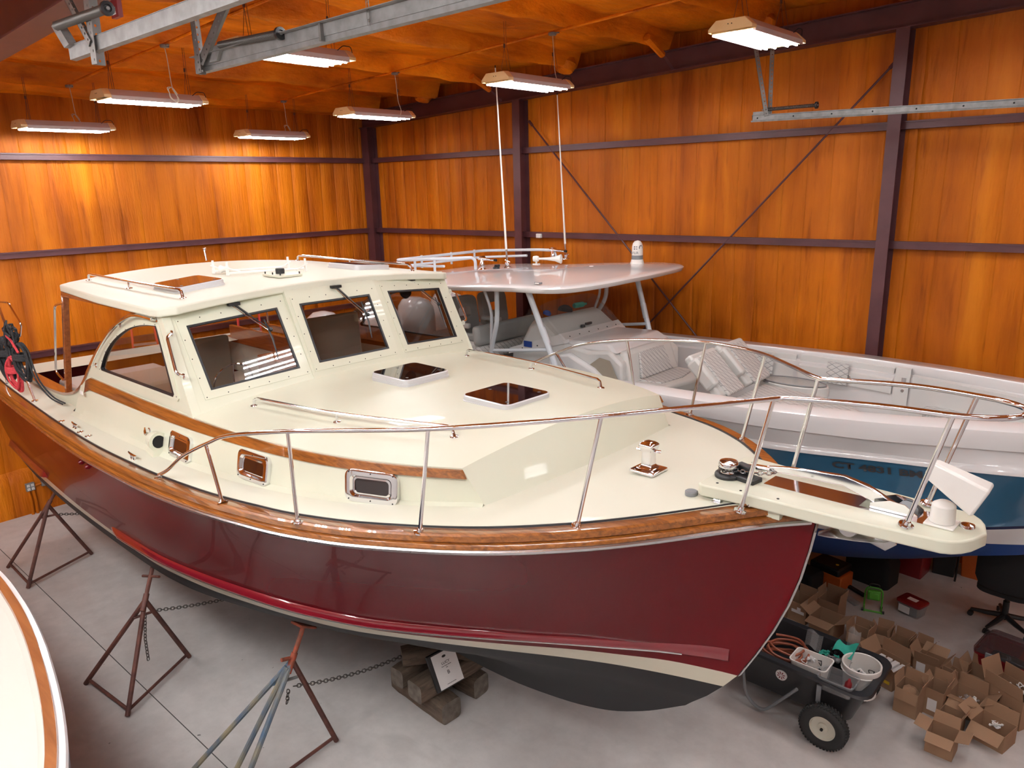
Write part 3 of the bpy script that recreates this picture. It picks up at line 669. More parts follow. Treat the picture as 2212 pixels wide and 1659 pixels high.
# house sides with the swooping window, carried aft as the cockpit coaming
SW = [(-6.10, 3.60), (-6.578, 3.575), (-7.0, 3.45), (-7.30, 3.32), (-7.58, 3.17), (-7.85, 3.0), (-8.04, 2.86), (-8.2, 2.74), (-8.40, 2.62), (-8.66, 2.52), (-9.03, 2.447), (-9.57, 2.415), (-10.1, 2.41), (-10.9, 2.40)]
sw = [(p[0], p[1]) for p in spline([(a, z, 0) for a, z in SW], 4)]
hs = lambda z: 1.498-.03*max(0, z-2.83)/.75
GL = [(p[0], p[1]) for p in spline([(-7.66, 2.935, 0), (-7.50, 3.09, 0), (-7.25, 3.245, 0), (-6.9, 3.385, 0), (-6.55, 3.465, 0), (-6.215, 3.495, 0)], 5)]
hole = GL+[(-6.20, 3.47), (-5.985, 2.965), (-6.01, 2.94), (-7.64, 2.915)]
outer = [(-5.69, 2.80)]+[(-6.10, 3.60)]+sw[1:]+[(-10.9, 2.30), (-8.6, 2.33), (-8.34, 2.60), (-8.15, 2.70), (-7.9, 2.755), (-7.0, 2.76), (-6.2, 2.77)]
for sgn in (1, -1):
    fn = lambda u, v, k, sgn=sgn: P(u, sgn*(hs(v)-.035*k), v)
    b = plate(outer, [hole], fn); sd = b.build('house_side', 'cream' if sgn == 1 else 'mahog', boat)
    cx = sum(p[0] for p in hole)/len(hole); cz = sum(p[1] for p in hole)/len(hole)
    sc = lambda k: [(cx+(p[0]-cx)*k, cz+(p[1]-cz)*k) for p in hole]
    b = plate(sc(1.075), [sc(.985)], lambda u, v, k, sgn=sgn: P(u, sgn*(hs(v)+.010-.02*k), v)); b.build('window_frame', 'cream', sd)
    b = plate(sc(.995), [sc(.965)], lambda u, v, k, sgn=sgn: P(u, sgn*(hs(v)+.013-.03*k), v)); b.build('window_gasket', 'gasket', sd)
    b = plate(sc(.985), [], lambda u, v, k, sgn=sgn: P(u, sgn*(hs(v)-.004-.006*k), v)); b.build('window_pane', 'glass', sd)
    b = MB(); ring = sc(1.04)
    for i in range(0, len(ring), 3): b = MB(); b.lathe([(.005, 0), (.004, .003)], P(ring[i][0], sgn*(hs(ring[i][1])+.010), ring[i][1]), (0, -sgn, 0), 6); b.build('screw', 'dark', sd)
    b = MB(); tr = [P(a, sgn*(hs(z)-.015), z) for a, z in sw]       # mahogany capping along the swoop
    rows = []
    for i, p in enumerate(tr):
        q = tr[min(i+1, len(tr)-1)]-tr[max(i-1, 0)]; n_ = Vector((-q.z, 0, q.x)).normalized()*(-1 if q.x < 0 else 1)
        rows.append([p+Vector((0, -sgn*.028, 0))-n_*.01, p+Vector((0, -sgn*.028, 0))+n_*.016, p+Vector((0, sgn*.035, 0))+n_*.016, p+Vector((0, sgn*.035, 0))-n_*.01])
    b.loft(rows, closev=True, caps=True); b.build('coaming_cap', 'mahog', boat, smooth=True)
    b = MB()                                           # curved handrail following the window arch
    hp = [(-6.20, 3.555), (-6.6, 3.545), (-7.03, 3.42), (-7.33, 3.27), (-7.6, 3.10), (-7.80, 2.95)]
    path = spline([(a, z, 0) for a, z in hp], 6); b.tube([P(p[0], sgn*(hs(p[1])+.045), p[1]) for p in path], .012, 8)
    for a, z in (hp[0], hp[2], hp[-1]): b.tube([P(a, sgn*(hs(z)+.045), z), P(a-.01, sgn*hs(z), z-.01)], .010, 7); b.lathe([(.024, 0), (.022, .006), (.012, .008)], P(a-.01, sgn*hs(z), z-.01), (0, -sgn, 0), 12)
    b.build('arch_handrail', 'chrome', boat, smooth=True)
    b = MB(); b.loft([[P(-8.72+x, sgn*(1.40+y), 3.60) for x, y in ((-.03, -.03), (.03, -.03), (.03, .03), (-.03, .03))], [P(-9.12+x, sgn*(1.43+y), 2.41) for x, y in ((-.03, -.03), (.03, -.03), (.03, .03), (-.03, .03))]], closev=True, caps=True)
    b.build('roof_post', 'mahog', boat, bevel=.004)
    b = MB(); b.tube(fillet([P(-8.75, sgn*1.43, 3.45), P(-8.90, sgn*1.47, 3.43), P(-9.22, sgn*1.49, 2.66), P(-9.10, sgn*1.46, 2.58)], .06, 5), .012, 8); b.build('grab_handle', 'chrome', boat, smooth=True)
    b = MB(); b.loft([[P(a, sgn*1.44, z+y) for y in (-.045, .0)]+[P(a, sgn*1.40, z+y) for y in (.0, -.045)] for a, z in ((-6.4, 3.59), (-8.7, 3.57))], closev=True, caps=True); b.build('roof_beam', 'mahog', boat)
b = MB(); b.box(P(-8.12, 1.575, 2.63), (.07, .006, .04)); b.m = 1; b.box(P(-8.12, 1.579, 2.63), (.052, .004, .024)); b.build('name_plate', ['whitep', 'paper'], boat)

# windshield: three raked facets with bolted window frames
c0 = Vector((-5.67, 1.50, 2.80)); v0 = Vector((-5.555, .473, 2.90)); v1 = Vector((-5.975, .473, 3.72)); c1 = Vector((-6.145, 1.466, 3.64)); c0.z = 2.80
mr = lambda p: Vector((p[0], -p[1], p[2]))
PANES = [([c0, v0, v1, c1], [(-6.03, 1.316, 3.489), (-5.942, .561, 3.547), (-5.649, .559, 3.058), (-5.74, 1.306, 3.005)]),
         ([v0, mr(v0), mr(v1), v1], [(-5.9, .372, 3.557), (-5.9, -.372, 3.557), (-5.635, -.376, 3.072), (-5.635, .376, 3.072)]),
         ([mr(v0), mr(c0), mr(c1), mr(v1)], [(-5.947, -.595, 3.546), (-6.034, -1.327, 3.491), (-5.753, -1.333, 3.02), (-5.661, -.611, 3.064)])]
ws = MB()
wiper_px = [((-6.032, .908, 3.603), (-5.86, .695, 3.373), (-5.914, .715, 3.458), (-5.722, .721, 3.136)), ((-5.953, -.037, 3.653), (-5.802, -.254, 3.377), (-5.866, -.242, 3.494), (-5.695, -.212, 3.181)), ((-6.049, -.973, 3.614), (-5.928, -1.221, 3.343), (-5.969, -1.223, 3.412), (-5.79, -1.201, 3.119))]
subs = []
for (quad, gl) in PANES:
    O = Vector(quad[0]); U = (Vector(quad[1])-O).normalized(); Nn = U.cross(Vector(quad[3])-O).normalized(); V_ = Nn.cross(U)
    if Nn.x < 0: Nn = -Nn                              # outward = forward
    to2 = lambda p: ((Vector(p)-O).dot(U), (Vector(p)-O).dot(V_))
    def f3(u, v, k, o0=0.0, th=.035, O=O, U=U, V_=V_, Nn=Nn): q = O+U*u+V_*v+Nn*(o0-th*k); return P(q.x, q.y, q.z)
    g2 = [to2(p) for p in gl]
    plate([to2(p) for p in quad], [g2], f3, ws); subs.append((g2, f3, Nn, O, U, V_))
wsh = ws.build('windshield', 'cream', boat)
def off(poly, d):                                      # outset a convex polygon
    n = len(poly); area = sum(poly[i][0]*poly[(i+1) % n][1]-poly[(i+1) % n][0]*poly[i][1] for i in range(n)); sg = 1 if area > 0 else -1; out = []
    for i in range(n):
        p0, p1, p2 = poly[i-1], poly[i], poly[(i+1) % n]
        def ed(a, b_): x, y = b_[0]-a[0], b_[1]-a[1]; L = math.hypot(x, y); return (y/L*sg, -x/L*sg)
        n1, n2 = ed(p0, p1), ed(p1, p2); k = 1+n1[0]*n2[0]+n1[1]*n2[1]; out.append((p1[0]+d*(n1[0]+n2[0])/k, p1[1]+d*(n1[1]+n2[1])/k))
    return out
for (g2, f3, Nn, O, U, V_), wp in zip(subs, wiper_px):
    b = plate(off(g2, .068), [off(g2, .002)], lambda u, v, k: f3(u, v, k, .006, .012)); b.build('window_frame', 'cream', wsh)
    b = plate(off(g2, .0), [off(g2, -.016)], lambda u, v, k: f3(u, v, k, .008, .02)); b.build('window_gasket', 'gasket', wsh)
    b = plate(off(g2, -.006), [], lambda u, v, k: f3(u, v, k, -.002, .006)); b.build('window_pane', 'glass', wsh)
    b = MB(); rg = off(g2, .05)
    for i in range(4):
        p, q = rg[i], rg[(i+1) % 4]; m_ = 5 if i % 2 == 0 else 4
        for j in range(m_):
            b = MB(); t = j/m_; c = f3(p[0]+(q[0]-p[0])*t, p[1]+(q[1]-p[1])*t, 0, .006); b.lathe([(.005, 0), (.004, .002)], c, P(*Nn)-P(0, 0, 0), 6); b.build('screw', 'dark', wsh)
    b = MB(); out = Nn*.03; A, B_, Cc, D = [Vector(p)+out for p in wp]; pp = lambda v: P(v.x, v.y, v.z)
    b.tube([pp(A), pp(A+(B_-A)*.45)], .010, 6); b.tube([pp(A+(B_-A)*.4), pp(B_+Nn*.02)], .005, 6)
    b.lathe([(.016, 0), (.02, .01), (.012, .028)], pp(B_), P(*Nn)-P(0, 0, 0), 10)
    b.tube([pp(B_), pp(Cc)], .006, 5); b.tube([pp(Cc), pp(B_+(D-B_)*.3), pp(D)], [.004, .010, .004], 6); b.box(pp(A), (.04, .10, .025)); w_ = b.build('wiper', 'black', wsh, smooth=True)
    b = MB(); sh = U*(-.03); b.tube([pp(A+sh), pp(B_+sh*.5)], .0035, 5); b.build('wiper_link', 'chrome', wsh, smooth=True)
for sgn in (1, -1):                                    # corner post grab handles beside the windshield
    o = .05; pts = [(-6.02, 1.462, 3.46), (-5.995, 1.462+o, 3.44), (-5.86, 1.482+o, 3.17), (-5.855, 1.482, 3.14)]
    b = MB(); b.tube(fillet([P(a+.05, sgn*s, z) for a, s, z in pts], .03, 5), .012, 8)
    for q in (pts[0], pts[-1]): b.lathe([(.026, 0), (.024, .006), (.013, .01)], P(q[0]+.05, sgn*(q[1]-.002), q[2]), (0, -sgn, 0), 12)
    b.build('corner_handle', 'chrome', boat, smooth=True)
    b = MB(); b.loft([[P(a, sgn*s, z) for a, s, z in ((-5.66, 1.506, 2.80), (-5.66, 1.44, 2.80), (-5.76, 1.44, 2.80), (-5.76, 1.506, 2.80))], [P(a, sgn*s, z) for a, s, z in ((-6.115, 1.478, 3.63), (-6.115, 1.41, 3.63), (-6.215, 1.41, 3.63), (-6.215, 1.478, 3.63))]], closev=True, caps=True)
    b.build('corner_post', 'cream', boat)

# hardtop roof
def rfz(s): return 3.745-.09*(s/1.5)**2
def rfw(a): return lerp(a, [(-8.7, 1.46), (-7.4, 1.53), (-6.2, 1.535), (-6.0, 1.50)])
b = MB(); top = []; bot = []; NJ = 28; outl = []
for i in range(24):
    t = i/23; row = []; rowb = []
    for j in range(NJ+1):
        q = 1-2*j/NJ; sg = 1 if q > 0 else -1; aq = abs(q)
        af = -5.985+.03*(1-aq**2)-(.09*max(0, (aq-.93)/.07)**2.2); ab = -8.70-.10*(1-aq**2)+(.05*max(0, (aq-.94)/.06)**2)
        a = af+(ab-af)*t; s = q*(rfw(a)+.0)
        row.append(P(a, s, rfz(s)-.006)); rowb.append(P(a, s, rfz(s)-.075))
    top.append(row); bot.append(rowb)
b.loft(top); b.loft(bot)
edge = lambda R: [r[0] for r in R]+R[-1][1:]+[r[-1] for r in R[::-1]][1:]+R[0][::-1][1:-1]
b.loft([edge(top), edge(bot)], closev=True)
roof = b.build('hardtop_roof', 'cream2', boat, bevel=.014, seg=3)
b = MB(); b.box(P(-7.4, 0, 3.585), (2.2, 2.6, .015)); b.build('headliner', 'tan', boat)
def hatch(name, a, s, z, la, ls, par, tilt=0.0, label=None):
    Mx = Matrix.Translation(P(a, s, z)) @ Matrix.Rotation(tilt, 4, 'X'); b = MB(Mx)
    o = rrect(0, 0, la, ls, .06, 5); i_ = rrect(0, 0, la-.022, ls-.022, .05, 5); o2 = rrect(0, 0, la+.012, ls+.012, .065, 5)
    b.loft([[(x, y, -.03) for x, y in o2], [(x, y, .004) for x, y in o2], [(x, y, .006) for x, y in o], [(x, y, .036) for x, y in o], [(x, y, .042) for x, y in i_]], closev=True); h_ = b.build(name, 'hframe', par, smooth=True)
    b = MB(Mx); b.prism([(x, y, .030) for x, y in i_], (0, 0, .0135)); b.build('lens', 'smoked', h_)
    b = MB(Mx)
    for x, y in ((la/2-.07, ls/2-.07), (la/2-.07, -ls/2+.07), (-la/2+.07, 0)): b.lathe([(.014, .0437), (.012, .0445)], (x, y, 0), (0, 0, 1), 12)
    b.build('latch', 'black', h_); return h_
hatch('deck_hatch', -4.86, 0, 3.0, .48, .48, boat); hatch('deck_hatch', -3.74, 0, 3.0, .48, .48, boat)
hatch('roof_hatch', -6.82, .92, 3.715, .56, .44, boat, .085); hatch('roof_hatch', -6.82, -.92, 3.715, .56, .44, boat, -.085)
# low grab rails
def low_rail(feet, zf, hgt, name, par, r=.0125):
    b = MB(); pts = [P(a, s, zf(a, s)) for a, s in feet]; up = Vector((0, 0, hgt)); d = (pts[1]-pts[0]).normalized()*.05; e = (pts[-2]-pts[-1]).normalized()*.05
    mid = spline([pts[0]+up+d]+[p+up for p in pts[1:-1]]+[pts[-1]+up+e], 8); path = fillet([pts[0], pts[0]+up*.8+d*.3], .01, 2)+mid+[pts[-1]+up*.8+e*.3, pts[-1]]
    b.tube(path, r, 8)
    o = b.build(name, 'chrome', par, smooth=True)
    for i, p in enumerate(pts):
        b = MB(); b.lathe([(.030, -.002), (.028, .004), (.015, .008)], p, (0, 0, 1), 14)
        if 0 < i < len(pts)-1: b.tube([p, p+up], .010, 8)
        b.build('rail_foot', 'chrome', o, smooth=True)
    return o
tz = lambda a, s: ttz(a)+cam_(a)*(1-(s/ttw(a))**2)
for sgn in (1, -1):
    low_rail([(-5.40, sgn*1.135), (-4.42, sgn*1.017), (-3.46, sgn*.772)], tz, .062, 'trunk_rail', boat)
    low_rail([(-8.55, sgn*1.21), (-7.42, sgn*1.22), (-6.28, sgn*1.21)], lambda a, s: rfz(s)-.004, .065, 'roof_rail', boat)
# roof equipment
Mx = Matrix.Translation(P(-7.2, .22, rfz(.2)))
def rt(p, rz_=.0): return P(p[0], p[1], p[2])
br = MB()
for a, s in ((-7.42, .40), (-7.12, .40), (-7.05, -.22), (-6.72, -.22)):
    z0 = rfz(s); br.tube([P(a, s, z0+.0), P(a, s, z0+.13)], [.018, .012], 6); br.tube([P(a, s+(.03 if s > 0 else -.03), z0+.08), P(a+.03, s-(.12 if s > 0 else -.12), z0+.025)], .008, 5)
br.tube([P(-7.42, .40, rfz(.4)+.02), P(-7.05, -.22, rfz(.2)+.03)], .012, 6); br.tube([P(-7.12, .40, rfz(.4)+.02), P(-6.72, -.22, rfz(.2)+.03)], .012, 6)
br.tube([P(-7.30, .18, rfz(.2)+.02), P(-6.98, .12, rfz(.2)+.02)], .012, 6); brk = br.build('liferaft_cradle', 'whitep', boat, smooth=True)
b = MB(); b.lathe([(.034, 0), (.040, .015), (.030, .03), (.026, .06), (.034, .085)], P(-7.36, .36, rfz(.36)+.045), (.8, .5, 0), 14); b.build('horn_drum', 'whitep', brk, smooth=True)
b = MB(); b.box(P(-6.56, .13, rfz(.13)+.008), (.32, .24, .022)); pl = b.build('mount_pad', 'cream', boat, bevel=.004)
b = MB(); b.lathe([(.042, 0), (.042, .045), (.036, .052)], P(-6.58, .14, rfz(.13)+.02), (0, 0, 1), 16); b.build('black_cap', 'black', pl, smooth=True)
for da, ds in ((-.14, .10), (0, .1), (.14, .1), (.14, -.1), (-.14, -.1)):
    b = MB(); b.lathe([(.006, 0), (.006, .022)], P(-6.56+da, .13+ds, rfz(.13)+.018), (0, 0, 1), 6); b.build('stud', 'dark', pl)
b = MB(); b.tube([P(-8.55, -.05, 3.78), P(-8.57, -.05, 3.90)], .012, 7); b.lathe([(.006, 0), (.02, .01), (.02, .03), (.006, .04)], P(-8.57, -.05, 3.885), (0, 0, 1), 10); b.build('antenna_mount', 'chrome', roof, smooth=True)

# portholes along the trunk side
def side_frame(a, z, sgn):
    s = side_s(a, z); p = P(a, sgn*s, z); pa = P(a+.05, sgn*side_s(a+.05, z), z); pz = P(a, sgn*side_s(a, z+.05), z+.05)
    U = (pa-p).normalized(); V_ = (pz-p); V_ = (V_-U*V_.dot(U)).normalized(); Nn = U.cross(V_)
    if Nn.y*(-sgn) < 0: Nn = -Nn
    return Matrix((( U.x, V_.x, Nn.x, p.x), (U.y, V_.y, Nn.y, p.y), (U.z, V_.z, Nn.z, p.z), (0, 0, 0, 1)))
def porthole(a, z, sgn):
    Mx = side_frame(a, z, sgn); W_, H_ = .37, .205; Mx = Mx @ Matrix.Translation((0, 0, .008)); b = MB(Mx); n = 5
    r0 = rrect(0, 0, W_, H_, .05, n); r1 = rrect(0, 0, W_-.02, H_-.02, .045, n); r2 = rrect(0, 0, W_-.075, H_-.07, .035, n); r3 = rrect(0, 0, W_-.10, H_-.09, .03, n); r4 = rrect(0, 0, W_-.13, H_-.115, .025, n)
    b.loft([[(x, y, -.01) for x, y in r0], [(x, y, .018) for x, y in r0], [(x, y, .023) for x, y in r1], [(x, y, .023) for x, y in r2], [(x, y, .006) for x, y in r3], [(x, y, .009) for x, y in r4], [(x, y, .004) for x, y in r4]], closev=True)
    o = b.build('porthole', 'chrome', boat, smooth=True)
    b = MB(Mx); b.prism([(x, y, .0045) for x, y in r3], (0, 0, .002)); b.build('porthole_glass', 'smoked', o)
    for x in (-W_/2+.03, 0, W_/2-.03):
        for y in (-H_/2+.018, H_/2-.018): b = MB(Mx); b.lathe([(.005, .022), (.004, .0255)], (x, y, 0), (0, 0, 1), 6); b.build('screw', 'dark', o)
for sgn in (1, -1):
    for a, z in ((-5.82, 2.585), (-4.72, 2.67), (-3.64, 2.745)): porthole(a, z-.005, sgn)
# clamshell vent and filler beside the aft porthole
for sgn in (1, -1):
    s0 = jtw(-6.2); zc = dkz(-6.2, s0); b = MB(); rows = []
    for i in range(9):
        t = i/8; a = -6.17-.19*t; r = .078*math.sqrt(max(.02, 1-t**2.2)); rows.append([P(a, sgn*(s0+.01+r*math.cos(q)), zc+.115+r*1.05*math.sin(q)) for q in [k*2*math.pi/16 for k in range(16)]])
    rim = [[p+Vector((.0, 0, 0)) for p in rows[0]]]; b.loft(rows, closev=True)
    b.loft([[P(-6.17, sgn*(s0+.01+.078*k_*math.cos(q)), zc+.115+.082*k_*math.sin(q)) for q in [k*2*math.pi/16 for k in range(16)]] for k_ in (1, .66)], closev=True)
    b.loft([[P(-6.15, sgn*(s0-.02), zc), P(-6.15, sgn*(s0+.08), zc), P(-6.38, sgn*(s0+.05), zc), P(-6.38, sgn*(s0-.02), zc)], [P(-6.17, sgn*(s0-.02), zc+.05), P(-6.17, sgn*(s0+.06), zc+.05), P(-6.34, sgn*(s0+.03), zc+.05), P(-6.34, sgn*(s0-.02), zc+.05)]], closev=True, caps=True)
    vt = b.build('cowl_vent', 'cream', boat, smooth=True)
    b = MB(); b.lathe([(.052, 0), (.052, .002)], P(-6.174, sgn*(s0+.01), zc+.115), (-1, 0, 0), 16); b.build('vent_opening', 'dark', vt)
    Mx = side_frame(-6.46, zc+.13, sgn); b = MB(Mx); b.lathe([(.036, 0), (.036, .008), (.028, .012), (.028, .04), (.016, .045)], (0, 0, 0), (0, 0, 1), 14); b.tube([(-.03, .03, .03), (.03, -.03, .03)], .007, 6); b.build('shore_inlet', 'chrome', boat, smooth=True)
# cleats and fillers on the side deck
def cleat(a, s, par, L=.17, yaw=0.0, z=None):
    z = dkz(a, s) if z is None else z; b = MB(Matrix.Translation(P(a, s, z)) @ Matrix.Rotation(yaw, 4, 'Z'))
    for x in (-.028, .028): b.lathe([(.020, 0), (.013, .006), (.010, .035)], (x, 0, 0), (0, 0, 1), 10)
    b.tube([(-L/2, 0, .045), (-L*.3, 0, .038), (0, 0, .036), (L*.3, 0, .038), (L/2, 0, .045)], [.006, .010, .011, .010, .006], 8); return b.build('cleat', 'chrome', par, smooth=True)
for sgn in (1, -1):
    cleat(-7.82, sgn*1.76, boat); cleat(-6.27, sgn*1.79, boat)
    for a in (-7.62, -7.40, -8.2):
        b = MB(); b.lathe([(.034, 0), (.032, .005), (.024, .006), (.022, .003)], P(a, sgn*1.775, dkz(a, 1.77)), (0, 0, 1), 16); b.build('deck_filler', 'chrome', boat, smooth=True)
    for a in (-7.30, -7.12):
        b = MB(); b.lathe([(.026, 0), (.026, .012), (.015, .03), (.015, .035)], P(a, sgn*(hull_w(a, 2.19)-.004), 2.19), (0, -sgn, -.2), 10); b.build('through_hull', 'red', boat, smooth=True)
# samson post
b = MB(); o = P(-2.45, .07, 2.79)
b.loft([[o+Vector((x*k, y*k, z)) for x, y in ((-1, -1), (1, -1), (1, 1), (-1, 1))] for k, z in ((.088, -.01), (.085, .010), (.05, .016), (.034, .035), (.032, .11), (.042, .135), (.048, .155), (.046, .17), (.03, .182), (.012, .186))], closev=True, caps=True)
bt = b.build('mooring_bitt', 'chrome', boat, bevel=.006, seg=2); b = MB(); b.tube([o+Vector((-.075, -.02, .125)), o+Vector((.075, .02, .125))], .010, 8); b.build('bitt_pin', 'chrome', bt, smooth=True)
# pulpit plank
b = MB(); pl_ = []
pts = [(-1.99, .27), (-1.96, .295), (-1.7, .268), (-1.25, .250), (-.95, .225)]+[(-.80+.155*math.cos(math.radians(q))-.01, .215*math.sin(math.radians(q))) for q in (78, 62, 46, 30, 15)]
full = pts+[(-.645, 0)]+[(a, -s) for a, s in pts[::-1]]
zt = lambda a: 2.888+.012*(a+2)
slot = [(-1.20, .055), (-1.0, .055), (-.93, .05), (-.93, -.05), (-1.0, -.055), (-1.20, -.055)]
b = plate(full, [slot], lambda u, v, k: P(u, v, zt(u)-.068*k)); pul = b.build('bow_pulpit', 'cream', boat, bevel=.010, seg=3)
b = MB(); b.box(P(-1.74, 0, 2.82), (.40, .42, .10)); b.build('pulpit_support', 'cream', pul)
b = plate([(-1.70, .075), (-.90, .085), (-.86, .08), (-.86, -.08), (-.90, -.085), (-1.70, -.075)], [slot], lambda u, v, k: P(u, v, zt(u)+.003-.002*k)); b.build('pulpit_plate', 'chrome', pul)
for q in (-.05, .05):
    b = MB(); b.prism([P(-1.15, q, 2.93), P(-1.06, q, 2.965), P(-.99, q, 2.96), P(-.93, q, 2.92), P(-.93, q, 2.78), P(-1.05, q, 2.76), P(-1.15, q, 2.84)], (0, .005, 0)); b.build('roller_cheek', 'chrome', pul)
b = MB(); b.lathe([(.05, -.045), (.03, -.01), (.03, .01), (.05, .045)], P(-1.0, 0, 2.90), (0, 1, 0), 14); b.build('anchor_roller', 'greyp', pul, smooth=True)
b = MB(); b.lathe([(.045, -.03), (.05, 0), (.045, .03)], P(-1.22, .10, 2.795), (0, 1, 0), 16); b.build('lower_roller', 'alu', pul, smooth=True)
b = MB(); b.lathe([(.038, -.01), (.03, .012), (.004, .02)], P(-.73, -.02, zt(-.7)), (0, 0, 1), 14); b.build('bow_light', 'chrome', pul, smooth=True)
for a, s in ((-1.9, .22), (-1.75, .24), (-1.55, .22), (-1.9, -.2), (-1.6, -.22)):
    b = MB(); b.lathe([(.008, 0), (.007, .002)], P(a, s, zt(a)), (0, 0, 1), 8); b.build('pulpit_bolt', 'dark', pul)
# windlass with chain
wl_ = MB(); o = P(-1.905, .09, zt(-1.9))
wl_.lathe([(.075, -.002), (.075, .02), (.062, .028)], o, (0, 0, 1), 20); wl_.box(o+Vector((.10, .01, .014)), (.16, .09, .03), R=Matrix.Rotation(-.15, 3, 'Z')); wl_.box(o+Vector((.075, .05, .05)), (.10, .05, .05), R=Matrix.Rotation(-.3, 3, 'Z'))
wd = wl_.build('windlass', 'black', boat, bevel=.006)
b = MB(); b.lathe([(.045, .028), (.040, .04), (.044, .055), (.056, .062), (.058, .080), (.05, .092), (.02, .098), (.004, .098)], o, (0, 0, 1), 22); b.build('windlass_drum', 'chrome', wd, smooth=True)
def chain(path, name, m, parent=None, link=.036, r=.0045, w=.011):
    path = [Vector(p) for p in path]; seglen = [(b_-a_).length for a_, b_ in zip(path, path[1:])]; T = sum(seglen); n = max(2, int(T/(link*.72))); b = MB()
    def at(d):
        for a_, b_, L in zip(path, path[1:], seglen):
            if d <= L: return a_+(b_-a_)*(d/L), (b_-a_).normalized()
            d -= L
        return path[-1], (path[-1]-path[-2]).normalized()
    for i in range(n):
        c, t = at((i+.5)*T/n); x = t.orthogonal().normalized(); x = Matrix.Rotation(math.radians(90*(i % 2)+20), 3, t) @ x
        ring = [c+t*(link/2-w)*(1 if math.cos(q) > 0 else -1)*min(1, abs(math.cos(q))*3)+t*w*.9*math.cos(q)+x*w*math.sin(q) for q in [k*2*math.pi/10 for k in range(10)]]
        b.tube(ring, r, 4, closed=True)
    return b.build(name, m, parent, smooth=True)
chain([o+Vector((.0, .05, .05)), o+Vector((.06, .0, .045)), o+Vector((.16, .03, .05)), o+Vector((.24, .08, .055))], 'anchor_chain', 'chrome2', wd, .03, .004, .010)
ring_ = [o+Vector((.048*math.cos(q), .048*math.sin(q), .048)) for q in [k*.5 for k in range(3, 12)]]
chain(ring_, 'anchor_chain', 'chain', wd, .03, .004, .010)
# small foredeck fittings
b = MB(); b.lathe([(.036, 0), (.036, .022), (.030, .026), (.026, .024)], P(-2.03, .27, dkz(-2.03, .27)), (0, 0, 1), 18); b.build('chain_pipe_cap', 'greyp', boat, smooth=True)
b = MB(); b.box(P(-1.86, .29, dkz(-1.86, .29)+.003), (.055, .04, .005)); b.tube([P(-1.88, .29, dkz(-1.86, .29)+.012), P(-1.84, .29, dkz(-1.86, .29)+.012)], .006, 6); b.build('pad_eye', 'chrome', boat)
for sgn in (1, -1):
    b = MB(Matrix.Translation(P(-1.66, sgn*.205, dkz(-1.66, .2)+.004)) @ Matrix.Rotation(sgn*.75, 4, 'Z'))
    for x in (-.06, .05): b.tube([(x, -.02, 0), (x+.005, -.022, .028), (x+.012, 0, .038), (x+.005, .02, .028), (x, .02, 0)], .009, 7)
    b.tube([(-.09, -.012, .006), (.09, -.012, .006)], .009, 7); b.tube([(-.09, .014, .006), (.09, .014, .006)], .009, 7); b.build('bow_chock', 'chrome', boat, smooth=True)
# bow rail
RL = [(-5.55, 1.862, 2.50), (-5.40, 1.845, 2.575), (-5.14, 1.83, 2.734), (-4.772, 1.80, 2.903), (-4.44, 1.785, 3.027), (-3.873, 1.70, 3.151), (-3.4, 1.58, 3.225), (-2.924, 1.418, 3.292), (-2.5, 1.15, 3.345), (-2.191, .90, 3.382), (-1.85, .55, 3.415), (-1.60, .285, 3.44), (-1.50, .245, 3.452), (-1.1, .235, 3.487), (-.80, .205, 3.492), (-.66, .155, 3.495), (-.585, .08, 3.497), (-.565, 0, 3.498)]
rail = [P(a, s, z) for a, s, z in RL]; rail = rail+[ro(p) for p in rail[:-1][::-1]]
b = MB(); b.tube(spline(rail, 7), .0132, 10); br_ = b.build('bow_rail', 'chrome', boat, smooth=True)
for sgn in (1, -1):
    for f, t in (((-4.557, 1.842, None), (-4.80, 1.80, 2.893)), ((-3.791, 1.74, None), (-3.873, 1.70, 3.151)), ((-3.043, 1.419, None), (-2.924, 1.418, 3.292)), ((-2.333, .917, None), (-2.191, .90, 3.382)), ((-1.713, .307, None), (-1.585, .275, 3.442)), ((-.945, .165, 2.912), (-.80, .205, 3.492))):
        z0 = f[2] or dkz(f[0], f[1]); A, B_ = P(f[0], sgn*f[1], z0), P(t[0], sgn*t[1], t[2]); b = MB(); b.tube([A, B_], .0118, 9); b.lathe([(.036, -.002), (.034, .005), (.020, .008), (.016, .022)], A, (B_-A), 16); b.build('stanchion', 'chrome', br_, smooth=True)
    b = MB(); A = P(-5.56, sgn*1.862, dkz(-5.56, 1.86)); b.lathe([(.034, -.002), (.032, .006), (.018, .010)], A, (0, 0, 1), 14); b.build('rail_foot', 'chrome', br_, smooth=True)
# stern rail with throwable handles
for sgn in (1, -1):
    b = MB(); b.tube(fillet([P(-9.30, sgn*1.72, 2.37), P(-9.62, sgn*1.74, 2.87), P(-9.95, sgn*1.76, 3.44), P(-10.6, sgn*1.72, 3.42)], .04, 4), .0127, 8)
    b.tube(fillet([P(-9.92, sgn*1.76, 3.41), P(-9.55, sgn*1.74, 3.43), P(-9.27, sgn*1.72, 3.22), P(-9.42, sgn*1.72, 3.06), P(-9.75, sgn*1.74, 3.09)], .05, 5), .011, 8)
    b.tube([P(-10.4, sgn*1.72, 2.37), P(-10.5, sgn*1.72, 3.42)], .0127, 8); b.tube([P(-9.62, sgn*1.74, 2.87), P(-10.45, sgn*1.72, 2.90)], .011, 8)
    b.lathe([(.034, -.002), (.032, .006), (.018, .010)], P(-9.30, sgn*1.72, 2.365), (0, 0, 1), 14)
    b.build('stern_rail', 'chrome', boat, smooth=True)
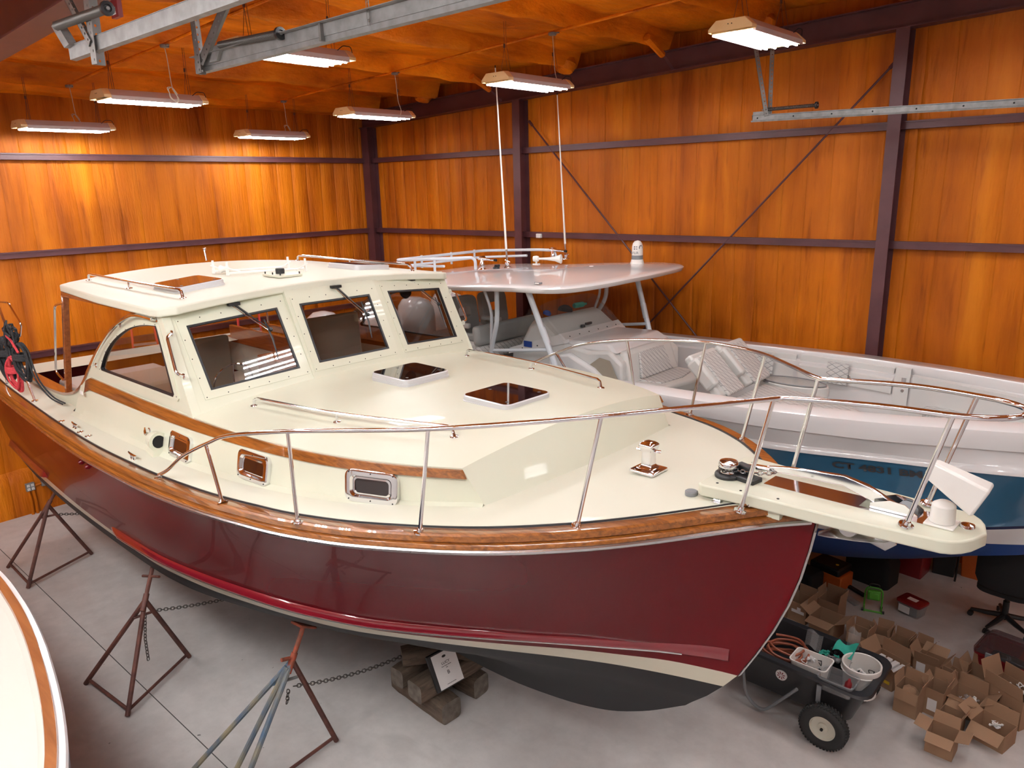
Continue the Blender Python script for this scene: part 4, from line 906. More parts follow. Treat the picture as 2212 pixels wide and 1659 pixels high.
# interior seen through the glass
b = MB(); b.box(P(-8.3, 0, 1.85), (5.2, 2.9, .04)); b.build('cockpit_sole', 'sole', boat)
for sgn in (1, -1):
    b = MB(); b.loft([[P(a, sgn*1.44, z) for a in (-5.7, -11.2)] for z in (1.87, 2.36)]); b.loft([[P(a, sgn*1.40, z) for a in (-5.7, -11.2)] for z in (2.36, 1.87)]); b.build('inner_liner', 'tan', boat)
    b = MB(); b.box(P(-8.45, sgn*1.40, 2.40), (5.2, .09, .03)); b.build('inner_shelf', 'mahog', boat)
b = MB(); b.box(P(-6.02, 0, 2.80), (.62, 2.7, .05)); b.box(P(-6.30, 0, 2.4), (.05, 2.75, .9)); b.build('dashboard', 'panel', boat, bevel=.01)
b = MB(); b.box(P(-6.15, .55, 2.86), (.28, .5, .10)); b.box(P(-5.95, .1, 2.85), (.18, .24, .07)); b.build('instrument_pod', 'panel', boat, bevel=.015)
b = MB(); q = P(-6.46, .78, 2.83); b.tube([q+Vector((.10*math.cos(t)*.35, .19*math.sin(t), .19*math.cos(t))) for t in [k*math.pi/12 for k in range(24)]], .010, 7, closed=True)
for t in (0, 2.1, 4.2): b.tube([q, q+Vector((.10*math.cos(t)*.35, .19*math.sin(t), .19*math.cos(t)))], .006, 5)
b.tube([q, q+Vector((.18, 0, -.04))], .02, 8); b.build('steering_wheel', 'chrome', boat, smooth=True)
def helm_seat(a, s, w, z0=2.45, hb=.62):
    b = MB(); b.box(P(a, s, z0), (.48, w, .14)); b.box(P(a-.20, s, z0+.07+hb/2), (.09, w, hb), R=Matrix.Rotation(-.08, 3, 'Y')); b.box(P(a, s, (z0+1.87)/2-.03), (.40, w*.8, z0-1.87-.05)); return b.build('helm_seat', 'seat', boat, bevel=.03, seg=3)
helm_seat(-7.05, .72, .62); helm_seat(-7.05, -.78, .75, 2.5, .60)
b = MB(); b.box(P(-7.9, -.9, 2.25), (1.0, .9, .75)); b.build('galley_locker', 'mahog', boat, bevel=.02)
b = MB(); b.box(P(-9.9, .55, 2.12), (1.3, 1.2, .36)); b.build('engine_box', 'whitem', boat, bevel=.04)
b = MB(); b.box(P(-7.9, .95, 2.30), (.7, .7, .85)); b.build('locker', 'tan', boat, bevel=.03)
b = MB(); b.box(P(-9.9, -1.38, 2.46), (2.1, .06, .26)); b.box(P(-8.9, -1.37, 2.68), (1.7, .05, .10)); b.build('cockpit_panel', 'mahog', boat, bevel=.01)
b = MB(); b.tube([P(-8.3, .5, 1.9), P(-8.3, .5, 3.58)], .016, 8); b.build('support_pole', 'chrome', boat, smooth=True)
b = MB(); b.lathe([(.06, 0), (.07, .03), (.05, .05)], P(-6.12, -1.0, 3.50), (-1, 0, -.3), 14); b.build('cabin_fan', 'black', boat, smooth=True)
b = MB(); b.tube([P(-6.55, 1.12, 2.82), P(-6.55, 1.12, 3.0)], .007, 6); b.lathe([(.0, -.02), (.02, 0), (0, .02)], P(-6.55, 1.12, 3.0), (0, 0, 1), 10); b.build('throttle_lever', 'dark', boat, smooth=True)
b = MB(); b.lathe([(.02, -.45), (.14, -.40), (.17, 0), (.15, .40), (.02, .46)], P(-8.9, 1.05, 2.05), (1, .2, 0), 14)
fd = b.build('grey_bundle', 'seat', smooth=True); fd.matrix_world = boat.matrix_basis; fd.name = 'sail_bag'
tag(fd, 'grey rolled bag lying in the cockpit, seen through the side window', 'bag')
# anchor resting in the bow roller: a thing of its own
an = thing('anchor', PW(-1.3, 0, 2.9), 'polished plough anchor with long bent shank resting in the bow pulpit roller', 'anchor', rz=PSI)
A_P = lambda a, s, z: Vector((a+1.3, -s, z-2.9))
b = MB(); sp = [(-1.72, 2.955, .018), (-1.60, 2.975, .022), (-1.30, 2.995, .030), (-1.18, 2.965, .036), (-1.02, 2.90, .030), (-.98, 2.82, .026), (-1.02, 2.75, .020)]
b.loft([[A_P(a, w*.45, z-w), A_P(a, w*.45, z+w), A_P(a, -w*.45, z+w), A_P(a, -w*.45, z-w)] for a, z, w in sp], closev=True, caps=True); b.build('shank', 'chrome', an, bevel=.006)
b = MB()
b.loft([[A_P(a, s*w, z) for s, z in ((1, zw), (.5, zt_), (0, zt_+.008), (-.5, zt_), (-1, zw), (-.9, zw-.008), (0, zb), (.9, zw-.008))] for a, w, zt_, zw, zb in ((-1.02, .035, 2.765, 2.755, 2.72), (-1.07, .050, 2.76, 2.735, 2.672), (-1.13, .062, 2.752, 2.725, 2.70), (-1.20, .066, 2.748, 2.712, 2.70), (-1.28, .055, 2.735, 2.695, 2.688), (-1.35, .034, 2.705, 2.675, 2.670), (-1.41, .006, 2.665, 2.658, 2.654))], closev=True, caps=True)
b.build('fluke', 'chrome2', an, smooth=True)
b = MB(); b.tube([A_P(-1.78, 0, 2.95), A_P(-1.70, 0, 2.955)], .018, 8); b.tube([A_P(-1.84, 0, 2.945), A_P(-1.77, 0, 2.95)], .010, 8); b.build('swivel', 'chrome', an, smooth=True)
# remote spotlight
sp_ = thing('spotlight', PW(-.83, .02, zt(-.8)), 'white boxy remote spotlight standing at the tip of the bow pulpit', 'spotlight', rz=PSI)
b = MB(); b.box((0, 0, .006), (.13, .13, .012)); b.lathe([(.056, .012), (.052, .10), (.03, .115)], (0, 0, 0), (0, 0, 1), 18); b.build('spotlight_base', 'whitep', sp_, bevel=.004)
b = MB(Matrix.Translation((.035, .01, .205)) @ Matrix.Rotation(.05, 4, 'Z') @ Matrix.Rotation(.40, 4, 'Y'))
b.loft([[(x, y*k, z*k+dz) for y, z in ((-.06, -.078), (.06, -.078), (.06, .078), (-.06, .078))] for x, k, dz in ((-.135, .42, .012), (-.115, .60, .010), (.115, 1.0, 0), (.128, .96, 0))], closev=True, caps=True); b.build('spotlight_head', 'whitep', sp_, bevel=.012, seg=3)
# coiled ropes on the stern rail
def coil(c, L, wd_, n, rad, m, name, label, seed, yaw=0.0):
    random.seed(seed); t = thing(name, c, label, 'rope', rz=yaw); pts = []
    for i in range(n):
        w1 = wd_*random.uniform(.5, 1.0); l1 = L*random.uniform(.8, 1.05); dx = random.uniform(-.02, .02); dy = random.uniform(-.03, .03)
        pts += [(dx, dy, 0), (w1*.5+dx, dy+.01, -l1*.25), (w1*.55+dx, dy, -l1*.7), (dx+.01, dy+.02, -l1), (-w1*.5+dx, dy, -l1*.72), (-w1*.45+dx, dy-.01, -l1*.25)]
    b = MB(); b.tube(spline(pts, 5), rad, 6); b.build('coil', m, t, smooth=True)
    b = MB(); wr = []
    for i in range(40): a = i*.9; wr.append((.42*wd_*math.cos(a)+0, .05*math.sin(a)+.0, -L*.27-.002*i))
    b.tube(spline(wr, 3), rad, 6); b.build('wrap', m, t, smooth=True); return t
coil(PW(-9.62, 1.80, 2.83), .40, .15, 9, .011, 'rope_r', 'coiled_rope', 'red coiled rope hanging on the stern rail between two black coils', 3, .4)
coil(PW(-9.86, 1.80, 3.02), .52, .17, 10, .012, 'rope_b', 'coiled_rope', 'black coiled rope hanging on the stern rail, left of the red coil', 4, .4)
coil(PW(-9.45, 1.74, 2.99), .42, .20, 10, .012, 'rope_b', 'coiled_rope', 'black coiled rope hanging on the stern rail, right of the red coil', 5, .3)
b = MB(); random.seed(8)
for i in range(9):
    q = [PW(-9.62+random.uniform(-.18, .2), 1.77+random.uniform(-.05, .05), 3.05+random.uniform(-.12, .16)) for _ in range(4)]; b.tube(spline(q, 4, True), .013, 6, closed=True)
tag(b.build('rope_knots', 'rope_b', smooth=True), 'bundle of black rope knots tied around the stern rail above the coils', 'rope')
b = MB(); q = [PW(-9.72, 1.79, 3.12), PW(-9.6, 1.8, 3.06), PW(-9.5, 1.79, 3.02), PW(-9.38, 1.77, 2.9)]; b.tube(spline(q, 5), .013, 6)
tag(b.build('red_line', 'rope_r', smooth=True), 'short red line looped over the stern rail above the red coil', 'rope')
b = MB(); q = [PW(-9.30, 1.72, 2.92), PW(-9.12, 1.72, 2.65), PW(-8.95, 1.66, 2.46), PW(-8.75, 1.60, 2.40)]; b.tube(spline(q, 5), .009, 6); q = [v+Vector((.02, .02, .01)) for v in q]; b.tube(spline(q, 5), .009, 6)
tag(b.build('rope_tail', 'rope_b', smooth=True), 'loose black rope tail trailing over the cockpit coaming', 'rope')
# ================================================================ THE WHITE AND BLUE CENTRE CONSOLE BOAT (room coordinates, bow towards +X)
CY = 7.75; cO = Vector((-4, CY, 0))
cc = thing('centre_console_boat', cO, 'white and blue open fishing boat with hardtop standing behind the burgundy boat', 'boat')
def Q(x, y, z): return Vector((x, y, z))-cO             # room point -> boat local
GW = [(-8.6, 1.32), (-7, 1.43), (-5, 1.46), (-3.6, 1.45), (-2.9, 1.43), (-2.1, 1.31), (-1.75, 1.24), (-1.42, 1.14), (-1.05, 1.02), (-.76, .93), (-.3, .72), (.2, .42), (.7, .02)]
GZ = [(-8.6, 2.40), (-6, 2.45), (-4.4, 2.48), (-3, 2.50), (-1, 2.54), (.7, 2.62)]
gw = lambda x: smo(x, GW); gz = lambda x: smo(x, GZ)
CLW = [(-8.5, 1.27), (-6, 1.33), (-4, 1.33), (-2.66, 1.27), (-1.76, 1.08), (-.7, .84), (0, .45), (.6, .01)]
CLZ = [(-8.5, 2.02), (-4, 2.08), (-2.66, 2.12), (-.7, 2.18), (.6, 2.28)]
NVW = [(-8.4, 1.22), (-6, 1.24), (-4, 1.18), (-2.25, .96), (-1.75, .80), (-1.24, .60), (-.73, .33), (-.2, .01)]
NVZ = [(-8.4, 1.36), (-4, 1.38), (-2.25, 1.405), (-1.24, 1.49), (-.73, 1.55), (-.2, 1.66)]
WBW = [(-8.4, 1.20), (-6, 1.20), (-4, 1.10), (-2.3, .80), (-1.79, .62), (-1.26, .42), (-.74, .16), (-.42, .01)]
WBZ = [(-8.4, 1.28), (-4, 1.26), (-2.3, 1.23), (-1.26, 1.27), (-.74, 1.30), (-.42, 1.37)]
KLW = [(-8.4, .08), (-1.5, .05), (-.52, .01)]
KZ = [(-8.4, .50), (-4, .50), (-2.56, .59), (-1.92, .73), (-1.3, .95), (-.74, 1.19), (-.52, 1.30)]
def crow(W_, Z_, x1, sgn, n=50, dw=0.0, dz=0.0):
    x0 = -8.5; return [Q(x1+(x0-x1)*(i/(n-1))**1.3, CY-sgn*max(.006, smo(x1+(x0-x1)*(i/(n-1))**1.3, W_)+dw), smo(x1+(x0-x1)*(i/(n-1))**1.3, Z_)+dz) for i in range(n)]
b = MB(); tops = []
for sgn in (1, -1):
    rows = [(crow(GW, GZ, .70, sgn), 0), (crow(GW, GZ, .71, sgn, dw=.012, dz=-.05), 0), (crow(GW, GZ, .70, sgn, dw=-.01, dz=-.16), 0),
            (crow(GW, GZ, .68, sgn, dw=-.06, dz=-.175), 0), (crow(CLW, CLZ, .60, sgn, dw=.02, dz=.06), 0), (crow(CLW, CLZ, .60, sgn, dw=.045, dz=.03), 0), (crow(CLW, CLZ, .60, sgn, dw=.045, dz=.0), 0), (crow(CLW, CLZ, .60, sgn), 1)]
    for v in (.25, .5, .75):
        A_, B_ = rows[7][0], crow(NVW, NVZ, -.2, sgn); rows.append(([p+(q-p)*v+Vector((0, sgn*.05*math.sin(math.pi*v), 0)) for p, q in zip(A_, B_)], 1))
    rows += [(crow(NVW, NVZ, -.2, sgn), 2), (crow(NVW, NVZ, -.2, sgn, dz=-.03, dw=-.01), 0), (crow(WBW, WBZ, -.42, sgn), 3)]
    A_, B_ = rows[-1][0], crow(KLW, KZ, -.52, sgn)
    rows += [([p+(q-p)*.4+Vector((0, -sgn*.06, -.05)) for p, q in zip(A_, B_)], 3), (B_, 3)]
    for (r, m_), (r2, _) in zip(rows, rows[1:]): b.m = m_; b.loft([r, r2])
    tops.append([r for r, _ in rows])
b.m = 0; 
for k in range(len(tops[0])-1):
    for i in (0, -1): b.poly([tops[0][k][i], tops[1][k][i], tops[1][k+1][i], tops[0][k+1][i]])
chull = b.build('hull', ['white', 'blue', 'navy', 'bluebot'], cc, smooth=True)
# gunwale cap, inner liner, sole
b = MB()
def hwz(x, z):
    zc, zn = smo(x, CLZ), smo(x, NVZ); v = max(0, min(1, (zc-z)/(zc-zn))); return smo(x, CLW)+(smo(x, NVW)-smo(x, CLW))*v-.05*math.sin(math.pi*v)
def inw(x): return max(.02, gw(x)-lerp(x, [(-4, .22), (-1, .24), (.2, .30)]))
for sgn in (1, -1):
    n = 50; xs = [.66+(-8.5-.66)*(i/(n-1))**1.2 for i in range(n)]
    R_ = [[Q(x, CY-sgn*gw(x), gz(x)) for x in xs], [Q(x, CY-sgn*max(.01, gw(x)-.03), gz(x)+.018) for x in xs], [Q(x, CY-sgn*inw(x), gz(x)+.02) for x in xs],
          [Q(x, CY-sgn*max(.01, inw(x)-.012), gz(x)-.005) for x in xs], [Q(x, CY-sgn*max(.01, inw(x)-.0), gz(x)-.09) for x in xs],
          [Q(x, CY-sgn*max(.01, inw(x)-.05), gz(x)-.11) for x in xs], [Q(x, CY-sgn*max(.01, inw(x)-.07), gz(x)-.30) for x in xs], [Q(x, CY-sgn*max(.01, min(inw(x)-.12, hwz(x, 1.72)-.04)), 1.72) for x in xs]]
    b.loft(R_)
b.build('gunwale', 'white', cc, smooth=True)
b = MB(); b.loft([[Q(x, CY+max(.005, min(inw(x), hwz(x, 1.74)-.03))*q, 1.74) for q in (-1, -.5, 0, .5, 1)] for x in [.3-.45*i for i in range(20)]]); b.build('cockpit_sole', 'whitem', cc)
b = MB(); b.loft([[Q(x, CY+q*max(.005, min(.9*inw(x), hwz(x, 1.98)-.03)), 1.98) for q in (-1, 0, 1)] for x in (.35, 0, -.4, -.8, -1.3, -1.75)]); b.loft([[Q(-1.75, CY+q*inw(-1.75)*.9, z) for q in (-1, 1)] for z in (1.98, 1.74)]); b.build('bow_platform', 'whitem', cc)
# lockers and recessed panels of the far side, with latch and switch
b = MB()
for x0, x1 in ((-3.35, -2.26), (-4.6, -3.40)):
    b.loft([[Q(x, CY+inw(x)-d, z) for x in (x0, (x0*2+x1)/3, (x0+2*x1)/3, x1)] for d, z in ((.0, gz(x0)-.02), (.025, gz(x0)-.03), (.035, gz(x0)-.12), (.075, gz(x0)-.15), (.095, gz(x0)-.30), (.05, gz(x0)-.31))])
b.build('side_locker', 'whitem', cc, smooth=True)
b = MB(); b.lathe([(.026, 0), (.026, .005), (.018, .007), (.010, .004)], Q(-2.75, CY+inw(-2.75)-.085, 2.29), (0, -1, .15), 16); b.build('locker_latch', 'chrome', cc, smooth=True)
b = MB(); b.loft([[Q(x, CY+inw(x)-d, z) for x in (-2.24, -2.17, -2.08)] for d, z in ((.0, 2.50), (.05, 2.49), (.085, 2.30), (.12, 1.78))]); b.build('liner_pillar', 'whitem', cc, smooth=True)
b = MB(); b.box(Q(-2.14, CY+inw(-2.14)-.075, 2.36), (.045, .012, .07)); b.build('switch_plate', 'alu', cc); b = MB(); b.lathe([(.018, 0), (.018, .006)], Q(-2.14, CY+inw(-2.14)-.085, 2.25), (0, -1, 0), 12); b.build('socket', 'chrome', cc, smooth=True)
b = MB(); b.loft([[Q(x, CY+inw(x)-d, z) for x in (-2.05, -1.6, -1.2, -.9)] for d, z in ((.03, 2.44), (.10, 2.43), (.11, 1.98))]); b.build('bow_recess', 'whitem', cc, smooth=True)
# forward port cushion and starboard pad
def cushion(name, poly, z0, z1, m, par, bev=.03):
    b = MB(); b.prism([Q(x, y, z0) for x, y in poly], (0, 0, z1-z0)); return b.build(name, m, par, bevel=bev, seg=3)
cushion('bow_cushion', [(-1.9, 8.62), (-1.65, 8.72), (-.9, 8.40), (-.4, 8.15), (-.45, 7.85), (-1.5, 8.0)], 2.0, 2.16, 'quilt', cc)
b = MB(); b.hexa([Q(-1.75, 8.72, 2.14), Q(-.55, 8.22, 2.14), Q(-.5, 8.36, 2.14), Q(-1.7, 8.86, 2.14)], [Q(-1.75, 8.80, 2.44), Q(-.55, 8.30, 2.44), Q(-.5, 8.38, 2.44), Q(-1.7, 8.88, 2.44)]); b.build('bow_bolster', 'quilt', cc, bevel=.02)
cushion('bow_cushion', [(-1.95, 6.85), (-1.3, 7.0), (-.6, 7.3), (-.5, 7.6), (-1.5, 7.55), (-1.95, 7.4)], 2.0, 2.2, 'vinyl', cc)
base = [(-3.5, 6.72), (-2.9, 6.66), (-2.3, 6.85), (-2.08, 7.15), (-2.05, 7.6), (-2.45, 8.15), (-3.0, 8.5), (-3.5, 8.55)]
b = MB(); b.prism([Q(x, y, 1.74) for x, y in base], (0, 0, .40)); b.build('forward_box', 'whitem', cc, bevel=.03)
cushion('sun_pad', [(-3.46, 6.76), (-2.9, 6.70), (-2.3, 6.90), (-2.12, 7.15), (-2.10, 7.55), (-2.5, 7.95), (-3.46, 8.15)], 2.14, 2.26, 'quilt', cc, .035)
b = MB(); b.prism([Q(-3.2+.40*math.cos(t), 8.38+.20*math.sin(t), 2.14) for t in [k*2*math.pi/28 for k in range(28)]], (0, 0, .12)); tk = b.build('bait_tank', 'whitem', cc, bevel=.01)
b = MB(); b.prism([Q(-3.2+.36*math.cos(t), 8.38+.17*math.sin(t), 2.262) for t in [k*2*math.pi/28 for k in range(28)]], (0, 0, .012)); b.build('tank_lid', 'acrylic', tk)
b = MB(); b.tube([Q(-3.2+.37*math.cos(t), 8.38+.18*math.sin(t), 2.272) for t in [k*2*math.pi/28 for k in range(28)]], .008, 5, closed=True); b.lathe([(.03, 0), (.03, .01)], Q(-3.45, 8.2, 2.265), (0, 0, 1), 12); b.build('lid_seal', 'greyp', tk)
# two reclining backrests
def recliner(y0, y1, label):
    def wdg(xa, za, xb, zb, ya, yb, th):
        b = MB(); d = Vector((xb-xa, 0, zb-za)).normalized(); n_ = Vector((-d.z, 0, d.x)); n_ = n_ if n_.x > 0 else -n_
        A, B_ = Vector((xa, 0, za)), Vector((xb, 0, zb)); b.hexa([Q(A.x, ya, A.z), Q(A.x, yb, A.z), Q(B_.x, yb, B_.z), Q(B_.x, ya, B_.z)], [Q(*(A+n_*th+Vector((0, y, 0)))) for y in (ya, yb)]+[Q(*(B_+n_*th+Vector((0, y, 0)))) for y in (yb, ya)]); return b
    r = wdg(-3.52, 2.26, -3.92, 2.66, y0, y1, .10).build('recliner_back', 'vinyl', cc, bevel=.03, seg=3)
    m_ = (y1-y0)*.2; wdg(-3.45, 2.30, -3.82, 2.68, y0+m_, y1-m_*.7, .055).build('quilted_panel', 'quilt', r, bevel=.02)
    wdg(-3.60, 2.36, -3.86, 2.62, y0-.05, y0+.06, .15).build('side_bolster', 'vinyl', r, bevel=.03)
recliner(7.10, 7.66, ''); recliner(7.74, 8.34, '')
# console: pod, windscreen, forward lounge
b = MB()
prof = [(-6.45, 1.75), (-6.42, 2.50), (-6.30, 2.52), (-6.12, 2.86), (-5.95, 2.92), (-5.62, 2.66), (-5.2, 2.60), (-4.92, 2.64), (-4.72, 2.50), (-4.70, 1.75)]
b.loft([[Q(x+(.0 if k else .03), y, z-(.05 if z > 2.7 and not k else 0)) for x, z in prof] for y, k in ((7.10, 0), (7.20, 1), (8.30, 1), (8.40, 0))], closev=True, caps=True); con = b.build('console', 'whitem', cc, bevel=.04, seg=3)
b = MB(); b.loft([[Q(x, y, z) for x, z in ((-5.70, 1.75), (-5.72, 2.50), (-5.4, 2.56), (-5.05, 2.42), (-4.75, 2.20), (-4.45, 1.98), (-4.3, 1.75))] for y in (7.0, 7.10)], closev=True, caps=True); b.build('console_fairing', 'white', con, bevel=.035, seg=3)
b = MB(); b.prism([Q(x, 7.085, z) for x, z in ((-5.18, 2.42), (-5.0, 2.55), (-4.86, 2.53), (-4.70, 2.25), (-4.82, 2.20))], (0, -.006, 0)); b.build('console_opening', 'seat', con)
b = MB(); wsq = [(-6.44, 2.50), (-6.20, 2.90), (-6.02, 3.08), (-5.96, 3.10)]
ws_l = lambda y, k: [Q(x+k, y, z) for x, z in ((-6.05, 3.10), (-5.62, 2.68))]
b.loft([[Q(-5.98+.03*math.cos(t*2), 7.12+1.26*t, 3.12-.05*(2*t-1)**4) for t in [i/12 for i in range(13)]], [Q(-5.55+.04*math.cos(t*2), 7.10+1.30*t, 2.70) for t in [i/12 for i in range(13)]]])
b.loft([[Q(x, 7.11, z) for x, z in ((-6.42, 2.52), (-6.22, 2.86), (-6.10, 3.02), (-5.98, 3.07))], [Q(x, 7.10, z) for x, z in ((-6.42, 2.50), (-6.1, 2.52), (-5.8, 2.60), (-5.53, 2.68))]])
b.loft([[Q(x, 8.39, z) for x, z in ((-6.42, 2.52), (-6.22, 2.86), (-6.10, 3.02), (-5.98, 3.07))], [Q(x, 8.40, z) for x, z in ((-6.42, 2.50), (-6.1, 2.52), (-5.8, 2.60), (-5.53, 2.68))]])
b.build('windscreen', 'acrylic', con)
b = MB(); b.loft([[Q(-5.63, 7.10+1.3*t, 2.755) for t in (0, 1)], [Q(-5.52, 7.08+1.34*t, 2.655) for t in (0, 1)]]); b.loft([[Q(x, 7.09, z) for x, z in ((-6.42, 2.50), (-5.62, 2.755))], [Q(x, 7.085, z) for x, z in ((-6.44, 2.42), (-5.52, 2.655))]])
b.build('windscreen_base', 'white', con)
b = MB()
for i in range(6): b.lathe([(.009, 0), (.008, .004)], Q(-5.565, 7.25+.2*i, 2.715), (.7, 0, .7), 8)
for x, z in ((-6.40, 2.46), (-6.2, 2.52), (-5.95, 2.58)): b.lathe([(.009, 0), (.008, .004)], Q(x, 7.084, z), (0, -1, 0), 8)
b.build('windscreen_screws', 'dark', con)
b = MB(); b.box(Q(-6.10, 7.075, 2.585), (.13, .006, .075)); b.build('blue_tape', 'bluec', con)
cushion('lounge_cushion', [(-4.72, 7.2), (-4.25, 7.25), (-4.15, 7.8), (-4.25, 8.25), (-4.72, 8.3)], 2.12, 2.27, 'vinyl', con, .04)
b = MB(); b.prism([Q(x, y, 1.75) for x, y in ((-4.75, 7.22), (-4.30, 7.3), (-4.22, 7.8), (-4.3, 8.2), (-4.75, 8.3))], (0, 0, .38)); b.build('lounge_base', 'whitem', con, bevel=.04)
cushion('quilted_seat', [(-4.68, 7.35), (-4.35, 7.4), (-4.30, 7.8), (-4.36, 8.1), (-4.68, 8.15)], 2.262, 2.285, 'quilt', con, .01)
b = MB(); b.hexa([Q(-4.76, 7.2, 2.22), Q(-4.62, 7.2, 2.22), Q(-4.62, 8.3, 2.22), Q(-4.76, 8.3, 2.22)], [Q(-4.86, 7.24, 2.62), Q(-4.74, 7.24, 2.62), Q(-4.74, 8.26, 2.62), Q(-4.86, 8.26, 2.62)]); b.build('lounge_backrest', 'vinyl', con, bevel=.045, seg=3)
b = MB(); b.hexa([Q(-4.64, 7.40, 2.29), Q(-4.60, 7.40, 2.29), Q(-4.60, 8.1, 2.29), Q(-4.64, 8.1, 2.29)], [Q(-4.73, 7.48, 2.58), Q(-4.70, 7.48, 2.58), Q(-4.70, 8.02, 2.58), Q(-4.73, 8.02, 2.58)]); b.build('quilted_back', 'quilt', con, bevel=.01)
b = MB(); b.hexa([Q(-5.65, 7.15, 2.60), Q(-4.8, 7.15, 2.60), Q(-4.8, 8.35, 2.60), Q(-5.65, 8.35, 2.60)], [Q(-5.60, 7.2, 2.68), Q(-4.95, 7.2, 2.70), Q(-4.95, 8.3, 2.70), Q(-5.60, 8.3, 2.68)]); b.build('console_top', 'white', con, bevel=.03, seg=3)
# quilted side bolsters of the inner hull
for x0, x1 in ((-4.35, -3.65), (-3.0, -2.75)):
    b = MB(); b.loft([[Q(x, CY+inw(x)-d, z) for x in (x0, x1)] for d, z in ((.06, 2.44), (.10, 2.43), (.13, 2.20), (.08, 2.18))]); b.build('side_bolster', 'quilt', cc, smooth=True)
# helm seats behind the console
b = MB(); b.box(Q(-7.1, 7.5, 2.15), (.6, 1.3, .8)); b.build('leaning_post', 'whitem', cc, bevel=.05)
for y in (7.15, 7.75):
    b = MB(); b.box(Q(-7.05, y, 2.60), (.45, .52, .12)); sb = b.build('helm_seat', 'greyv', cc, bevel=.04, seg=3)
    b = plate(rrect(0, 0, .5, .46, .09), [rrect(0, .02, .22, .13, .03)], lambda u, v, k, y=y: Q(-7.28-.10*k-.15*v, y+u, 2.86+v)); b.build('seat_back', 'greyv', sb, bevel=.02)
    b = MB(); b.box(Q(-7.10, y-.28, 2.76), (.35, .07, .07)); b.build('armrest', 'whitem', sb, bevel=.02)
b = MB(); b.box(Q(-6.72, 7.35, 2.66), (.12, 1.2, .26), R=Matrix.Rotation(-.12, 3, 'Y')); b.build('seat_front', 'greyv', cc, bevel=.05, seg=3)
b = MB(); b.box(Q(-6.68, 7.35, 2.44), (.14, 1.2, .18)); b.build('seat_base_cushion', 'quilt', cc, bevel=.04)
# hardtop with pipework
def edge_half(x): return smo(x, [(-8.6, 1.18), (-7.6, 1.38), (-6.6, 1.42), (-5.6, 1.42), (-5.2, 1.36), (-5.0, 1.20), (-4.9, .9)])
TTX = [-8.6+(3.72)*i/30 for i in range(31)]
def topz(x, q): base_ = lerp(x, [(-8.6, 3.30), (-6.6, 3.385), (-5.6, 3.44), (-4.9, 3.455)]); return base_
out2 = []
for x, y in ((-4.87, 7.5), (-4.86, 7.2), (-4.87, 6.85), (-4.92, 6.55), (-5.03, 6.36), (-5.3, 6.27), (-5.8, 6.29), (-6.6, 6.30), (-7.6, 6.36), (-8.3, 6.5), (-8.6, 6.8)): out2.append((x, y))
far = [(-8.6, 8.8), (-8.3, 9.05), (-7.6, 9.2), (-6.6, 9.3), (-5.9, 9.33), (-5.4, 9.30), (-5.14, 9.2), (-4.99, 8.95), (-4.92, 8.5), (-4.88, 8.0)]
ol = [(p[0], p[1]) for p in spline([(x, y, 0) for x, y in out2+far], 4, True)]
def topsurf(x, y, e):                                   # e: 0 at the rim, 1 in the middle
    return topz(x, 0)+.075*(1-(1-e)**2)-.02*math.exp(-((x+6.9)/.5)**2)*(1-e)
b = MB(); cx0, cy0 = -6.6, 7.78; rows = []
for e in (0, .012, .03, .08, .16, .3, .5, .7, .9, .995): rows.append([Q(x+(cx0-x)*e, y+(cy0-y)*e, topsurf(x+(cx0-x)*e, y, e)-(.022 if e == 0 else (.006 if e == .012 else 0))+.0) for x, y in ol])
b.loft(rows, closev=True); b.F([b.V(p) for p in rows[-1]])
und = [[Q(x+(cx0-x)*e, y+(cy0-y)*e, topz(x, 0)-.022-d) for x, y in ol] for e, d in ((0, 0), (.01, .045), (.03, .055), (.5, .03), (.995, .03))]
b.loft(und, closev=True); b.F([b.V(p) for p in und[-1]])
ht = b.build('hardtop', 'white', cc, smooth=True, auto=False); ht.data.set_sharp_from_angle(angle=math.radians(70))
def pipe(pts, r, nm='pipe_leg', par=cc, m='tubew', rr=.12): 
    b = MB(); b.tube(fillet([Q(*p) for p in pts], rr, 6), r, 12); return b.build(nm, m, par, smooth=True)
for y, s in ((6.60, 1), (8.90, -1)):
    yi = y+.10*s; pipe([(-6.17, y, 3.40), (-6.17, y, 2.95), (-6.38, yi, 2.55), (-6.42, yi, 1.74)], .030); pipe([(-6.42, y, 3.40), (-6.26, y, 3.05), (-6.38, yi, 2.62), (-6.40, yi, 2.46)], .019)
    pipe([(-5.72, y, 3.44), (-5.36, yi, 2.48), (-5.18, yi, 1.74)], .036); pipe([(-6.40, yi, 2.53), (-5.42, yi, 2.66)], .022, 'pipe_rail')
    b = MB(); A, B_ = Vector((-5.52, y+.06*s, 2.92)), Vector((-5.40, y+.10*s, 2.58))
    b.tube([Q(*(A+(B_-A)*.0)), Q(*(A+(B_-A)*.55))], .040, 12); b.tube([Q(-5.72, y, 3.44), Q(-5.70, y, 3.38)], [.06, .04], 12); b.build('pipe_collar', 'tubew', cc, smooth=True)
rl = [(-7.0, 6.72, 3.48), (-7.3, 6.75, 3.56), (-8.2, 6.85, 3.50), (-8.5, 7.2, 3.50), (-8.5, 8.3, 3.50), (-8.2, 8.7, 3.52), (-7.2, 8.8, 3.58), (-7.0, 8.8, 3.5)]
